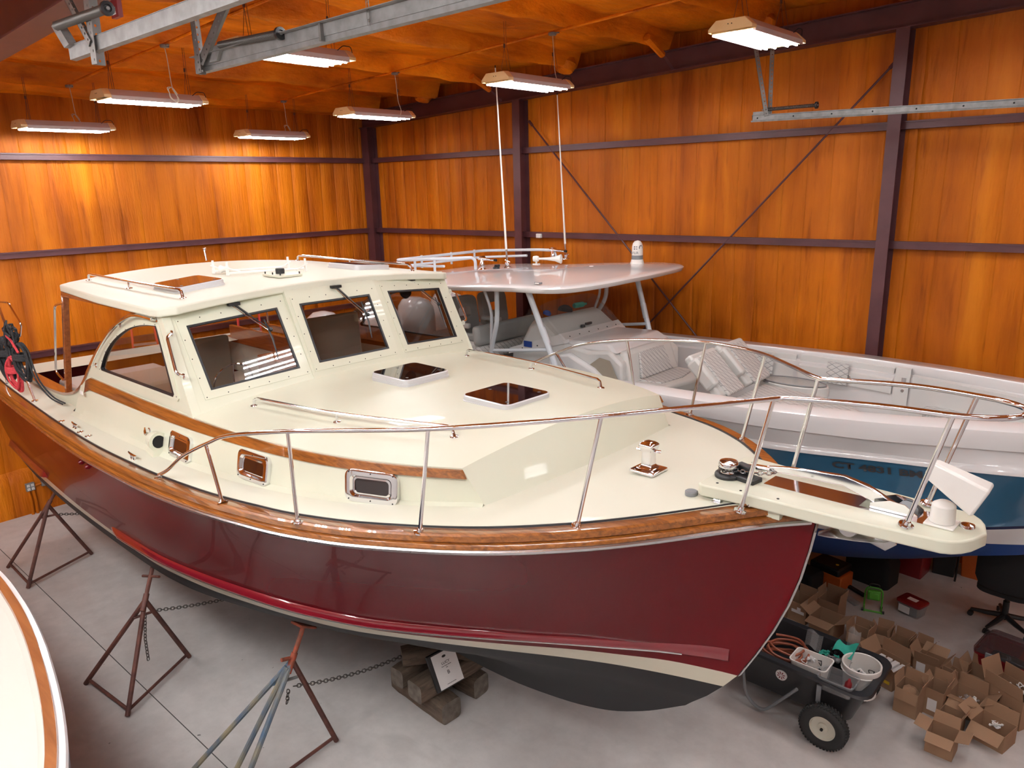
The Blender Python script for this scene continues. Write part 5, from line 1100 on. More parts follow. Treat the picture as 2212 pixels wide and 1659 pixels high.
pipe([(-7.25, 7.35, 3.44), (-7.25, 7.35, 3.60), (-7.6, 6.9, 3.60), (-8.4, 6.9, 3.55), (-8.4, 8.7, 3.55), (-7.3, 8.75, 3.60), (-7.0, 8.75, 3.60), (-6.95, 8.75, 3.46)], .022, 'top_rail', ht); pipe([(-7.5, 7.0, 3.50), (-8.35, 7.05, 3.46), (-8.35, 8.55, 3.46), (-7.4, 8.6, 3.52)], .018, 'top_rail', ht)
for x, y in ((-7.6, 6.92), (-8.0, 6.92), (-8.4, 7.4), (-8.4, 8.0), (-8.4, 8.5)): pipe([(x, y, 3.40), (x, y, 3.58)], .018, 'rail_post', ht)
# antennas, mounts and gear on the hardtop
def antenna(x, y, z0, tx, ty, tz, yaw, nm):
    o = Q(x, y, z0); b = MB(); b.lathe([(.055, -.004), (.052, .008), (.028, .014), (.024, .05), (.03, .06), (.016, .08)], o, (0, 0, 1), 14)
    t_ = Q(tx, ty, tz); d = (t_-o); b.tube([o+Vector((0, 0, .06)), o+d*.10], .014, 8); b.tube([o+d*.03+Vector((-.03, 0, .02)), o+d*.03+Vector((.07, -.02, 0))], .006, 5); am = b.build('antenna_base', 'chrome', cc, smooth=True)
    b = MB(); b.tube([o+d*.095, o+d*.5, t_], [.015, .011, .007], 8); b.build('antenna_whip', 'whitep', am, smooth=True)
    b = MB(); b.tube([t_, t_+Vector((0, 0, .03))], .007, 6); b.build('antenna_tip', 'dark', am)
antenna(-6.74, 7.43, 3.485, -6.86, 7.43, 5.96, 0, 0); antenna(-6.86, 8.85, 3.475, -7.00, 8.85, 5.75, 0, 0)
for x, y, s in ((-6.98, 7.2, 1), (-7.0, 8.72, 1)):
    b = MB(); o = Q(x, y, 3.47); b.lathe([(.06, 0), (.055, .01), (.032, .02), (.038, .06), (.028, .09), (.014, .13)], o, (0, 0, 1), 14); b.tube([o+Vector((-.06, 0, .14)), o+Vector((.20, .03, .125))], [.022, .014], 10); b.lathe([(.034, -.03), (.034, .03)], o+Vector((-.02, .03, .14)), (0, 1, 0), 12); b.build('outrigger_mount', 'chrome', ht, smooth=True)
    b = MB(); b.tube([o+Vector((.19, .03, .126)), o+Vector((.23, .034, .122))], .017, 8); b.build('mount_tip', 'dark', ht, smooth=True)
b = MB(); b.lathe([(.05, 0), (.045, .02), (.025, .03), (.02, .05)], Q(-6.82, 7.3, 3.475), (0, 0, 1), 10); b.box(Q(-6.80, 7.3, 3.515), (.06, .05, .03)); b.build('camera_mount', 'black', ht, bevel=.004)
b = MB(); o = Q(-6.48, 7.72, 3.50); b.box(o+Vector((0, 0, .012)), (.09, .05, .02)); b.tube([o, o+Vector((0, 0, .08))], .012, 8); b.lathe([(.002, -.045), (.035, -.04), (.042, 0), (.035, .03), (.015, .035), (.014, .06), (.018, .15), (.03, .26), (.062, .34), (.058, .345), (.02, .27)], o+Vector((0, 0, .085)), (.93, .37, 0), 20); b.build('signal_horn', 'whitep', ht, smooth=True)
tc = MB(); o = Q(-5.55, 8.72, 3.475)
tc.lathe([(.095, 0), (.085, .035), (.078, .06), (.076, .06)], o, (0, 0, 1), 22); cm = tc.build('thermal_camera', 'whitep', cc, smooth=True)
b = MB(); b.lathe([(.076, .06), (.076, .115)], o, (0, 0, 1), 22, caps=False); b.build('camera_band', 'greyp', cm, smooth=True)
b = MB(); b.lathe([(.075, .115), (.072, .23), (.062, .27), (.04, .30), (.002, .31)], o, (0, 0, 1), 22, caps=False); dome = b.build('camera_dome', 'whitep', cm, smooth=True)
vw = Vector((5.55, -8.72, 0)).normalized(); rgt = Vector((-vw.y, vw.x, 0))
b = MB(); b.lathe([(.032, .0), (.028, .004)], o+(vw*.75+rgt*.62).normalized()*.066+Vector((0, 0, .22)), vw*.75+rgt*.62, 16); b.build('camera_lens', 'greyp', cm, smooth=True)
lm = Matrix((( -vw.y, 0, vw.x, 0), (vw.x, 0, vw.y, 0), (0, 1, 0, 0), (0, 0, 0, 1)))
text_mesh('camera_mark', 'FLIR', .045, Matrix.Translation(o+(vw-rgt*.35).normalized()*.078+Vector((0, 0, .135))) @ lm, 'greyp', cm, .002, .0005)
for q in range(4):
    a_ = q*math.pi/2+.785; c_ = o+(vw-rgt*.35).normalized()*.073+Vector((0, 0, .215))+rgt*(.020*math.cos(a_))+Vector((0, 0, .020*math.sin(a_)))
    b = MB(); b.box(c_, (.013, .013, .013), R=Matrix.Rotation(.6, 3, 'X')); b.build('camera_mark', 'greyp', cm)
b = MB(); b.box(Q(-5.35, 6.40, topz(-5.3, 0)+.03), (.09, .035, .02)); b.m = 1; b.box(Q(-5.35, 6.385, topz(-5.3, 0)+.028), (.05, .03, .012)); b.build('nav_light', ['greyp', 'whitep'], ht, bevel=.003)
b = MB(); b.lathe([(.03, 0), (.028, .004)], Q(-5.75, 7.95, topz(-5.75, 0)+.068), (0, 0, 1), 14); b.build('light_cap', 'whitep', ht, smooth=True)
# registration number on the blue side
def lerp_nrm(x):
    A = Vector((x, CY-smo(x, CLW), smo(x, CLZ))); B_ = Vector((x, CY-smo(x, NVW), smo(x, NVZ))); return A, B_
t_ = text_mesh('hull_number', 'CT 4831 BM', .085, Matrix.Identity(4), 'numgrey', chull, .0, .0036, 'LEFT')
from mathutils.bvhtree import BVHTree
bv = BVHTree.FromPolygons([v.co.copy() for v in chull.data.vertices], [list(p.vertices) for p in chull.data.polygons])
def on_hull(x, z):
    o_ = Vector((x+4, -3.0, z)); h_ = bv.ray_cast(o_, Vector((0, 1, 0)))[0]; return Vector((x+4, (h_.y if h_ else -1)-.010, z))
xs = [v.co.x for v in t_.data.vertices]; x0_, x1_ = min(xs), max(xs)
def on_side(x, v, o_):
    A, B_ = lerp_nrm(x); p = A+(B_-A)*v+Vector((0, .05*math.sin(math.pi*v), 0)); return p+Vector((0, -o_, -o_*.3))
for v in t_.data.vertices:
    u = (v.co.x-x0_)/(x1_-x0_); v.co = on_hull(-2.13+.70*u, 1.995+.02*u+v.co.y*1.12)
t_.name = 'hull_number'
b = MB(); b.poly([on_hull(x, z) for x, z in ((-1.40, 2.0), (-1.31, 2.005), (-1.31, 2.075), (-1.40, 2.07))]); b.build('registration_sticker', 'navy', chull)
# outboards at the stern
def cowl(x, y, z, s, par=cc):
    b = MB(); b.loft([[Q(x+dx*s, y+dy*w_*s, z+h_*s) for dx, dy in [(.36*math.cos(q)*w_, .22*math.sin(q)) for q in [k*2*math.pi/20 for k in range(20)]]] for w_, h_ in ((.9, 0), (1.0, .08), (1.0, .3), (.92, .46), (.7, .56), (.3, .60))], closev=True, caps=True)
    o = b.build('outboard_motor', 'white', par, smooth=True); b = MB(); b.lathe([(.16, -.7), (.13, -.3), (.18, 0)], Q(x, y, z), (0, 0, 1), 14); b.build('motor_leg', 'whitem', o, smooth=True); return o
for y in (7.05, 7.75, 8.45): cowl(-9.0, y, 2.25, 1.05)
# things lying on the console
b = MB(); b.lathe([(.002, -.03), (.05, -.02), (.055, .01), (.03, .035), (.002, .04)], (-5.98, 7.32, 2.955), (.2, .3, 1), 9); tag(b.build('blue_rag', 'bluec', smooth=True), 'crumpled blue cloth on the console of the white boat, behind the windscreen', 'cloth')
b = MB(); b.lathe([(.002, -.03), (.10, -.025), (.09, .02), (.04, .05), (.002, .055)], (-6.02, 7.75, 2.95), (.1, .1, 1), 10); tag(b.build('dark_hat', 'fabric', smooth=True), 'dark cap lying on top of the white boat console', 'cap')
b = MB(); b.lathe([(.03, -.11), (.036, -.09), (.036, .06), (.015, .10), (.015, .13)], (-6.02, 8.06, 2.965), (.1, 1, 0), 12); tag(b.build('blue_bottle', 'tealp', smooth=True), 'blue bottle lying beside the dark cap on the console', 'bottle')
b = MB(); b.box((-5.72, 7.85, 2.775), (.03, .12, .03)); b.lathe([(.035, -.01), (.03, .02)], (-5.70, 7.70, 2.76), (0, 0, 1), 10); tag(b.build('black_remote', 'black', bevel=.003), 'small black device with grey label lying inside the windscreen', 'device')
# cradle blocks carrying the boat
for i, (x, lb) in enumerate(((-3.5, 'forward'), (-7.4, 'aft'))):
    b = MB(); b.box((x, 7.75, .10), (.35, .9, .20)); b.box((x, 7.75, .29), (.30, .6, .18)); b.box((x, 7.75, .455), (.25, .4, .12))
    tag(b.build('keel_blocks', 'timber', bevel=.01), 'stack of dark timber keel blocks under the %s part of the white boat' % lb, 'blocks')
# loose outboard on a stand behind
om = thing('spare_outboard', (-10.5, 7.05, 0), 'white spare outboard motor on a stand by the left wall, seen through the middle pane', 'outboard motor')
b = MB(); b.loft([[(.42*math.cos(q)*w_, .30*math.sin(q)*w_, 2.05+h_) for q in [k*2*math.pi/20 for k in range(20)]] for w_, h_ in ((.9, 0), (1.0, .12), (.97, .3), (.8, .45), (.5, .54), (.1, .57))], closev=True, caps=True); b.build('cowling', 'white', om, smooth=True)
b = MB(); b.lathe([(.10, .7), (.13, 1.4), (.18, 2.06)], (0, 0, 0), (0, 0, 1), 14); b.build('midsection', 'whitem', om, smooth=True)
b = MB()
for sx in (-1, 1):
    for sy in (-1, 1): b.tube([(0, sy*.15, 1.7), (sx*.45, sy*.35, 0)], .02, 6)
b.build('stand', 'rust', om)
# ================================================================ THE THIRD BOAT, cut off at lower left
b3o = Vector((-5.4, 0.0, 0)); b3 = thing('third_boat', b3o, 'white boat with brown varnished toe rail cut off by the lower left corner', 'boat')
T3 = [(-8.6, 1.10), (-7.6, 1.155), (-6.6, 1.175), (-6.0, 1.175), (-5.5, 1.15), (-5.0, 1.095), (-4.5, 1.01), (-4.1, .925), (-3.75, .83), (-3.5, .74), (-3.1, .55), (-2.7, .25), (-2.5, .0)]
t3 = lambda x: smo(x, T3); CY3 = -.1
def R3(x, y, z): return Vector((x, y, z))-b3o
xs3 = [-8.6+6.1*i/60 for i in range(61)]
def inn(x, d):                                       # offset inwards along the normal
    k = (t3(x+.01)-t3(x-.01))/.02; L = math.hypot(1, k); return x+(k/L)*d, t3(x)-d/L
def off3(d, z): return [R3(inn(x, d)[0], inn(x, d)[1], z) for x in xs3]
b = MB(); b.m = 1; b.loft([off3(-.004, 1.86), off3(.0, 1.75)]); b.m = 0; b.loft([off3(.0, 1.90), off3(-.010, 1.885), off3(-.004, 1.86)]); b.loft([off3(.0, 1.90), off3(.030, 1.905)]); b.m = 1; b.loft([off3(.0, 1.75), [R3(x, (t3(x)+.3)*.82-.3, 1.1) for x in xs3], [R3(x, (t3(x)+.3)*.4-.3, .6) for x in xs3], [R3(x, -.3, .45) for x in xs3]]); b.build('hull', ['white', 'navy'], b3, smooth=True)
b = MB(); b.loft([off3(.030, 1.904), off3(.034, 1.922), off3(.085, 1.922), off3(.090, 1.904)]); b.build('toe_rail', 'toe', b3, smooth=True)
b = MB(); b.loft([off3(.088, 1.905), off3(.105, 1.90), off3(.12, 1.885), off3(.25, 1.875), off3(.45, 1.88), off3(.55, 1.90), off3(1.1, 1.90)]); b.build('deck', 'b3deck', b3, smooth=True)
b = MB(); pc = R3(-4.85, .60, 1.893); b.lathe([(.16, 0), (.16, .012), (.14, .016)], pc, (0, 0, 1), 30); dp = b.build('deck_plate', 'cream', b3, smooth=True)
for q in range(10):
    b = MB(); b.lathe([(.008, .015), (.007, .018)], pc+Vector((.148*math.cos(q*.628), .148*math.sin(q*.628), 0)), (0, 0, 1), 8); b.build('plate_screw', 'alu', dp)
# ================================================================ BOAT STANDS
def tripod(name, loc, feet, apex, pad, label, mats, pad_dir=(0, 1, 0), handle=True, padm='orustp', blueset=()):
    t = thing(name, loc, label, 'boat stand', 'tripod boat stands under the burgundy boat'); L = Vector(loc); A = Vector(apex)-L; Tp = Vector(pad)-L; ax_ = (Tp-A).normalized()
    for i, f in enumerate(feet):
        F_ = Vector(f)-L; b = MB(); b.tube([F_+Vector((0, 0, .012)), A+ (F_-A)*.02], .022, 8); b.build('leg', mats[i % len(mats)], t, smooth=True)
    for i, j in ((0, 1), (1, 2)):
        b = MB(); F1, F2 = Vector(feet[i])-L, Vector(feet[j])-L; b.tube([F1+(A-F1)*.06, F2+(A-F2)*.06], .015, 7); b.build('base_bar', mats[-1], t, smooth=True)
    b = MB(); b.tube([A-ax_*.10, A+ax_*.06], .026, 10); b.tube([A, Tp-ax_*.02], .019, 9); b.build('screw_post', 'rust' if padm == 'rust' else padm, t, smooth=True)
    if handle: b = MB(); c = A+(Tp-A)*.55; b.tube([c+Vector((-.13, -.02, -.03)), c+Vector((.13, .03, .03))], .013, 8); b.build('handle', 'rust', t, smooth=True)
    b = MB(); z_ = ax_; b.box(Tp, (.17, .13, .02), R=ax_.to_track_quat('Z', 'X').to_matrix()); b.build('pad', padm, t, bevel=.006)
    h_ = MB(); F_ = Vector(feet[2])-L; q_ = A+(F_-A)*.18; h_.tube([q_, A-ax_*.02+(Vector(feet[0])-L-A)*.18], .013, 7); h_.build('chain_bar', mats[0], t, smooth=True); return t
def hull_pt(a, s, dz=0):
    return PW(a, s, smo(a, WLZ)-.10-(.12 if s < smo(a, WLW)*.95 else 0)+dz)
s1 = tripod('boat_stand', (-10.15, 2.4, 0), [(-10.57, 2.12, 0), (-9.77, 2.11, 0), (-10.12, 2.95, 0)], (-9.93, 2.52, .90), tuple(PW(-10.0, 1.45, 1.15)), 'rusty maroon tripod boat stand furthest left, near the left wall', ['rust'], handle=False, padm='rust')
s2 = tripod('boat_stand', (-6.89, 2.2, 0), [(-7.27, 1.87, 0), (-6.48, 1.94, 0), (-6.92, 2.72, 0)], (-6.76, 2.34, .88), tuple(PW(-7.02, 1.50, 1.175)), 'rusty maroon tripod boat stand in the middle with dangling chain', ['rust'], padm='rust')
s3 = tripod('boat_stand', (-4.9, 2.45, 0), [(-5.35, 1.93, 0), (-4.70, 1.98, 0), (-4.78, 2.97, 0)], (-4.82, 2.67, .93), tuple(PW(-4.93, 1.16, 1.17)), 'blue painted tripod boat stand with orange rusty post and pad, bottom centre left', ['bluepaint', 'bluepaint', 'rust'], handle=False)
b = MB(); b.tube([(-5.0, 2.10, 0.01), (-4.82, 2.62, .90)], .022, 8); b.build('leg', 'bluepaint', None); bpy.context.scene.collection.objects[-1] if False else None
lg = [o for o in bpy.data.objects if o.name.startswith('leg') and o.parent is None][0]; lg.parent = s3; lg.location = Vector((4.9, -2.45, 0))
b = MB(); b.tube([(.08, .20, .96), (.08, .13, .98)], .016, 8); hh_ = b.build('handle_socket', 'orustp', s3, smooth=True)
for x, y, lb in ((-9.9, 5.0, 'rear'), (-6.6, 5.1, 'middle'), (-4.6, 4.75, 'front')):     # port side partners in the shade
    tripod('boat_stand', (x, y+.35, 0), [(x-.4, y+.65, 0), (x+.4, y+.65, 0), (x, y-.15, 0)], (x, y+.30, .85), (x, y-.03, 1.10), 'tripod boat stand on the far side under the burgundy boat, %s one' % lb, ['rust'], handle=False, padm='rust')
def sag(p, q, d, n=14): p, q = Vector(p), Vector(q); return [p+(q-p)*(i/n)-Vector((0, 0, 4*d*(i/n)*(1-i/n))) for i in range(n+1)]
for p, q, lb in (((-6.80, 2.42, .72), (-6.55, 5.1, .62), 'middle'), ((-4.82, 2.66, .70), (-4.6, 4.8, .62), 'blue'), ((-9.95, 2.60, .74), (-9.9, 5.0, .65), 'far left')):
    tag(chain(sag(p, q, .18), 'stand_chain', 'chain', None, .042, .0045, .013), 'dark chain stretched from the %s boat stand to the stand across the keel' % lb, 'chain')
tag(chain([(-6.79, 2.33, .72), (-6.77, 2.29, .5), (-6.72, 2.27, .30)], 'loose_chain', 'chain', None, .042, .0045, .013), 'loose chain end dangling from the middle boat stand', 'chain')
tag(chain([(-4.84, 2.62, .68), (-4.85, 2.60, .56)], 'loose_chain', 'chain', None, .042, .0045, .013), 'short loose chain end hanging from the blue boat stand', 'chain')
# ================================================================ KEEL BLOCKS WITH BINDER
def log(c, d, rz, label, lay=0, name='timber_block'):
    b = MB(); w, h_ = d[1], d[2]; r = min(w, h_)*.22; sec = rrect(0, 0, w, h_, r, 4); random.seed(int(c[0]*100+c[1]*37+c[2]*11))
    rows = []
    for i in range(9):
        x = -d[0]/2+d[0]*i/8; j = 1+random.uniform(-.02, .02)*(1 if 0 < i < 8 else 0)-(.04 if i in (0, 8) else 0); rows.append([(x, y*j, z*j) for y, z in sec])
    b.loft(rows, closev=True); b.m = 1; b.F([b.V(p) for p in rows[0]]); b.F([b.V(p) for p in rows[-1]])
    o = b.build(name, ['timber', 'timber2'], smooth=True); o.location = c; o.rotation_euler = (0, 0, rz); tag(o, label, 'timber block', 'timbers of the keel block stack'); return o
log((-4.58, 3.80, .105), (.74, .22, .21), -.06, 'bottom timber of the block stack nearest the camera, rounded pale end')
log((-4.60, 4.18, .105), (.70, .20, .21), .03, 'bottom timber of the block stack behind the nearest one')
log((-4.42, 3.93, .30), (.72, .20, .18), 1.50, 'crosswise middle timber with weathered grain facing right')
log((-4.72, 3.93, .30), (.66, .17, .18), 1.58, 'crosswise middle timber on the left side of the block stack')
log((-4.62, 3.86, .465), (.42, .17, .15), 1.0, 'short upper timber behind the white binder')
log((-4.50, 4.05, .465), (.50, .15, .15), .5, 'upper timber on top right of the block stack')
log((-4.66, 4.0, .565), (.52, .19, .05), .55, 'thin plank on top of the block stack touching the keel')
vd = Vector((4.42, -3.6, 2.0)).normalized()
bd = thing('binder', (-4.22, 3.79, .345), 'black binder with white cover sheet reading LUCY and B leaning on the timber blocks', 'binder')
fz = Vector((.90, -.22, .36)).normalized(); fx = Vector((.22, .97, .0)).normalized(); fx = (fx-fz*fx.dot(fz)).normalized(); fy = fz.cross(fx)
rollq = Matrix.Rotation(.10, 3, fz); fx = rollq @ fx; fy = rollq @ fy
BM_ = Matrix(((fx.x, fy.x, fz.x, 0), (fx.y, fy.y, fz.y, 0), (fx.z, fy.z, fz.z, .0), (0, 0, 0, 1)))
BM_ = BM_ @ Matrix.Scale(1.08, 4)
b = MB(BM_); b.box((0, .15, 0), (.25, .30, .035)); b.build('cover', 'black', bd, bevel=.004)
b = MB(BM_); b.box((.014, .148, .0185), (.215, .278, .002)); sh = b.build('cover_sheet', 'paper', bd)
for txt, sz, y in (('LUCY', .030, .19), ('Boat Project Binder', .011, .172), ('2023', .009, .156), ('B', .042, .105), ('contents inside this folder', .008, .03)):
    text_mesh('cover_text', txt, sz, BM_ @ Matrix.Translation((.014, y, .0197)), 'ink', sh, .0003, .0003)
b = MB(BM_ @ Matrix.Translation((.014, .25, .0198))); b.prism([(.018*math.cos(t), .010*math.sin(t), 0) for t in [k*.4 for k in range(16)]], (0, 0, .0006)); b.build('cover_logo', 'ink', sh)
for a, lb in ((-7.6, 'aft'), (-10.0, 'stern')):
    log(tuple(PW(a, 0, .10)), (.8, .25, .20), 1.53, 'lower keel timber under the %s part of the burgundy boat' % lb); log(tuple(PW(a, 0, .32)), (.5, .25, .22), 0.02, 'upper keel timber under the %s part of the burgundy boat' % lb)
# ================================================================ STEP LADDERS BEYOND THE BOAT
def ladder(loc, H, rz, label):
    t = thing('step_ladder', loc, label, 'step ladder', rz=rz)
    for s in (-1, 1):
        b = MB(); b.loft([[(x+dx, s*(.16+.10*k)+dy, z) for dx, dy in ((-.04, -.012), (.04, -.012), (.04, .012), (-.04, .012))] for x, z, k in ((.42, 0, 1), (.05, H, 0))], closev=True, caps=True); b.build('front_rail', 'redladder', t)
        b = MB(); b.loft([[(x+dx, s*(.15+.09*k)+dy, z) for dx, dy in ((-.03, -.010), (.03, -.010), (.03, .010), (-.03, .010))] for x, z, k in ((-.42, 0, 1), (-.03, H-.04, 0))], closev=True, caps=True); b.build('rear_rail', 'redladder', t)
    n = int(H/.3)
    for i in range(1, n+1):
        z = H-.3*i+.02; k = 1-z/H; b = MB(); b.box((.05+.37*k, 0, z), (.09, .30+.19*k, .025)); b.build('step', 'alu', t)
    b = MB(); b.box((0, 0, H+.01), (.14, .38, .05)); b.build('top_cap', 'alu', t, bevel=.01); return t
ladder((-11.65, 6.35, 0), 2.9, -.51, 'red step ladder with aluminium steps, seen through the left windshield pane')
ladder((-11.85, 4.7, 0), 2.6, -.38, 'red step ladder by the left wall, seen through the curved side window')
# ================================================================ BLACK GARDEN CART AND ITS LOAD
ct = thing('utility_cart', (-1.9, 5.9, 0), 'black plastic two wheeled utility cart half hidden behind the burgundy bow', 'cart')
K = lambda x, y, z: Vector((x+1.9, y-5.9, z))
def ringc(x0, x1, y0, y1, z, r=.10): cx, cy = (x0+x1)/2, (y0+y1)/2; return [K(cx+p[0], cy+p[1], z(cx+p[0]) if callable(z) else z) for p in rrect(0, 0, x1-x0, y1-y0, r, 5)]
rz_ = lambda x: .545+.10*max(0, -(x+1.9))*.6
b = MB()
b.loft([ringc(-2.48, -1.52, 5.69, 6.19, .19, .10), ringc(-2.62, -1.40, 5.62, 6.24, lambda x: rz_(x)-.03, .11), ringc(-2.64, -1.385, 5.605, 6.255, lambda x: rz_(x)-.035, .11), ringc(-2.67, -1.355, 5.575, 6.285, lambda x: rz_(x)-.02, .12), ringc(-2.66, -1.365, 5.585, 6.275, rz_, .12), ringc(-2.60, -1.42, 5.645, 6.215, rz_, .10), ringc(-2.59, -1.43, 5.655, 6.205, lambda x: rz_(x)-.04, .10), ringc(-2.48, -1.60, 5.72, 6.16, .27, .10)], closev=True)
b.F([b.V(p) for p in ringc(-2.48, -1.60, 5.72, 6.16, .27, .10)]); b.F([b.V(p) for p in ringc(-2.48, -1.52, 5.69, 6.19, .19, .10)]); b.build('tub', 'cartp', ct, smooth=True)
b = MB(); b.lathe([(.048, 0), (.048, .03)], K(-2.07, 5.655, .43), (0, -1, .0), 24); b.m = 1
for q in range(8):
    a = q*math.pi/4; c = K(-2.07, 5.6235, .43); f2 = lambda r, t: c+Vector((r*math.cos(t), -.002, r*math.sin(t))); b.poly([f2(.006, a), f2(.028, a+.1), f2(.04, a+.35), f2(.026, a+.5)])
b.build('round_badge', ['paper', 'redp'], ct)
def wheel(x, y):
    b = MB(); c = K(x, y, .19); pr = [(.105, -.035), (.13, -.045), (.165, -.046), (.183, -.034), (.19, -.012), (.19, .012), (.183, .034), (.165, .046), (.13, .045), (.105, .035)]; b.lathe(pr+[pr[0]], c, (0, 1, 0), 40, caps=False)
    for q in range(44):
        a = q*2*math.pi/44
        for s in (-1, 1): b.box(c+Vector((.188*math.cos(a+s*.03), s*.020, .188*math.sin(a+s*.03))), (.012, .034, .014), R=(Matrix.Rotation(-a, 3, 'Y') @ Matrix.Rotation(s*.5, 3, 'X')))
    t = b.build('tyre', 'rubber', ct, smooth=True)
    b = MB(); b.lathe([(.106, -.034), (.100, -.036), (.092, -.018), (.045, -.012), (.040, -.022), (.018, -.024), (.016, -.04), (.004, -.04)], c, (0, 1, 0), 30, caps=False); b.lathe([(.106, .034), (.092, .018), (.03, .012), (.004, .02)], c, (0, 1, 0), 30, caps=False); rm = b.build('wheel_rim', 'rim', t, smooth=True)
    b = MB(); b.lathe([(.012, 0), (.012, .02)], c-Vector((0, .055, 0)), (0, 1, 0), 10); b.build('axle_end', 'dark', t)
wheel(-1.66, 5.53); wheel(-1.66, 6.33)
b = MB(); b.tube([K(-1.66, 5.58, .19), K(-1.66, 6.28, .19)], .010, 8); b.build('axle', 'greyp', ct)
b = MB(); b.box(K(-1.74, 5.585, .38), (.035, .012, .26)); b.build('bracket', 'greyp', ct)
for y in (5.60, 6.26):
    b = MB(); b.tube(fillet([K(-2.42, y, .55), K(-2.36, y, .10), K(-2.20, y, .015), K(-1.98, y, .30), K(-1.92, y, .38)], .12, 6), .014, 8); b.build('leg_bar', 'greyp', ct, smooth=True)
# load
def bucket(c, r0, r1, h_, m, label, name='bucket', sq=None, content=None):
    t = thing(name, c, label, 'bucket' if not sq else 'container'); b = MB()
    if not sq: b.lathe([(r0, 0), (r1, h_), (r1+.008, h_), (r1+.008, h_-.02), (r1+.004, h_-.05), (r1+.012, h_-.055)], (0, 0, 0), (0, 0, 1), 28, caps=False); b.lathe([(r1-.006, h_), (r0-.006, .01), (.002, .008)], (0, 0, 0), (0, 0, 1), 28, caps=False); b.lathe([(r1-.006, h_), (r1+.002, h_+.004), (r1+.008, h_)], (0, 0, 0), (0, 0, 1), 28, caps=False)
    else:
        R1 = lambda k, z: [(x*k, y*k, z) for x, y in rrect(0, 0, sq[0], sq[1], .035, 4)]
        b.loft([R1(.88, 0), R1(1.0, h_), R1(1.05, h_), R1(1.05, h_+.008), R1(.98, h_+.008), R1(.86, .006)], closev=True); b.F([b.V(p) for p in R1(.86, .006)])
    b.build('shell', m, t, smooth=True); return t
bk = bucket((-1.54, 5.985, .32), .13, .148, .27, 'whitep', 'round white plastic bucket standing in the black cart')
b = MB(); b.tube(spline([(-.10, .10, .26), (-.05, -.13, .21), (.13, -.05, .25)], 5), .003, 5); b.build('handle', 'greyp', bk)
random.seed(11)
def scrap(c, n, size, mats, name, label, cat):
    t = thing(name, c, label, cat)
    for i in range(n):
        b = MB(); a = random.uniform(0, 6.28); p = Vector((random.uniform(-1, 1)*size, random.uniform(-1, 1)*size, random.uniform(0, .5)*size)); k = random.uniform(.25, .5)*size
        if i % 3 == 0: b.lathe([(k*.2, -k), (k*.5, -k*.6), (k*.35, 0), (k*.6, k*.4), (k*.2, k)], p, (math.cos(a), math.sin(a), .3), 10)
        elif i % 3 == 1: b.tube(spline([p+Vector((random.uniform(-k, k), random.uniform(-k, k), random.uniform(0, k))) for _ in range(5)], 4), k*.12, 6)
        else: b.loft([[p+Vector((k*u, k*v*.8, k*.4*math.sin(u*3+v*4+i))) for u in (-1, -.5, 0, .5, 1)] for v in (-1, -.5, 0, .5, 1)])
        b.build('fitting', mats[i % len(mats)], t, smooth=True)
    return t
scrap((-1.55, 5.99, .45), 9, .07, ['paper', 'black', 'whitep'], 'plumbing_parts', 'white plastic plumbing parts lying inside the white bucket', 'plumbing parts')
bucket((-1.88, 5.78, .44), 0, 0, .14, 'whitep', 'white rectangular tub holding plastic bags in the black cart', 'plastic_tub', (.30, .22))
scrap((-1.88, 5.78, .51), 9, .08, ['plas', 'paper', 'plas', 'fabric'], 'bagged_parts', 'clear bags of small parts inside the white rectangular tub', 'plastic bags')
bucket((-1.63, 5.70, .46), 0, 0, .11, 'plas', 'clear rectangular tub beside the white bucket in the black cart', 'plastic_tub', (.28, .20))
b = MB(); b.lathe([(.025, 0), (.027, .01), (.027, .09), (.012, .115), (.010, .13)], (-1.55, 5.66, .50), (.15, -.1, 1), 14); tag(b.build('red_spray_can', 'redp', smooth=True), 'small dark red canister in the clear tub', 'canister')
b = MB(); pts = []
random.seed(5)
for i in range(90): a = i*.52; r = .13+.035*math.sin(i*.37)+.012*random.random(); pts.append((-2.14+r*math.cos(a)*1.15, 5.86+r*math.sin(a)*.95, .42+.0017*i+.012*math.sin(a*2)))
b.tube(spline(pts, 4), .011, 6); tag(b.build('coiled_cable', 'orangehose', smooth=True), 'coil of rust-orange hose lying in the left part of the black cart', 'hose')
scrap((-2.06, 5.74, .46), 7, .08, ['alu', 'bluec', 'redp', 'black'], 'small_tools', 'small tools and clips beside the orange hose coil in the cart', 'tools')
scrap((-1.78, 6.07, .48), 12, .10, ['fabric', 'tealp', 'fabric', 'greyp'], 'teal_and_black_gear', 'black gear and teal cloth piled at the back of the cart', 'gear')
b = MB(); b.loft([[(-1.80+.16*u+.02*v, 6.03+.12*v, .58+.03*math.sin(5*u+3*v)+.05*v) for u in [i/6 for i in range(7)]] for v in [i/5 for i in range(6)]]); tag(b.build('teal_cloth', 'tealp', smooth=True), 'teal green cloth lying on top of the gear in the cart', 'cloth')
b = MB(); b.loft([[(-2.0+.14*u, 5.92+.05*v, .60+.13*v+.02*math.sin(6*u)) for u in [i/6 for i in range(7)]] for v in [i/4 for i in range(5)]]); tag(b.build('clear_bag', 'plas', smooth=True), 'clear plastic bag standing up behind the white rectangular tub', 'plastic bag')
b = MB(); b.loft([[(-1.72+.10*u, 6.15+.03*v, .60+.16*v+.02*math.sin(6*u)) for u in [i/6 for i in range(7)]] for v in [i/4 for i in range(5)]]); tag(b.build('clear_bag', 'plas', smooth=True), 'clear plastic bag standing up behind the teal cloth', 'plastic bag')
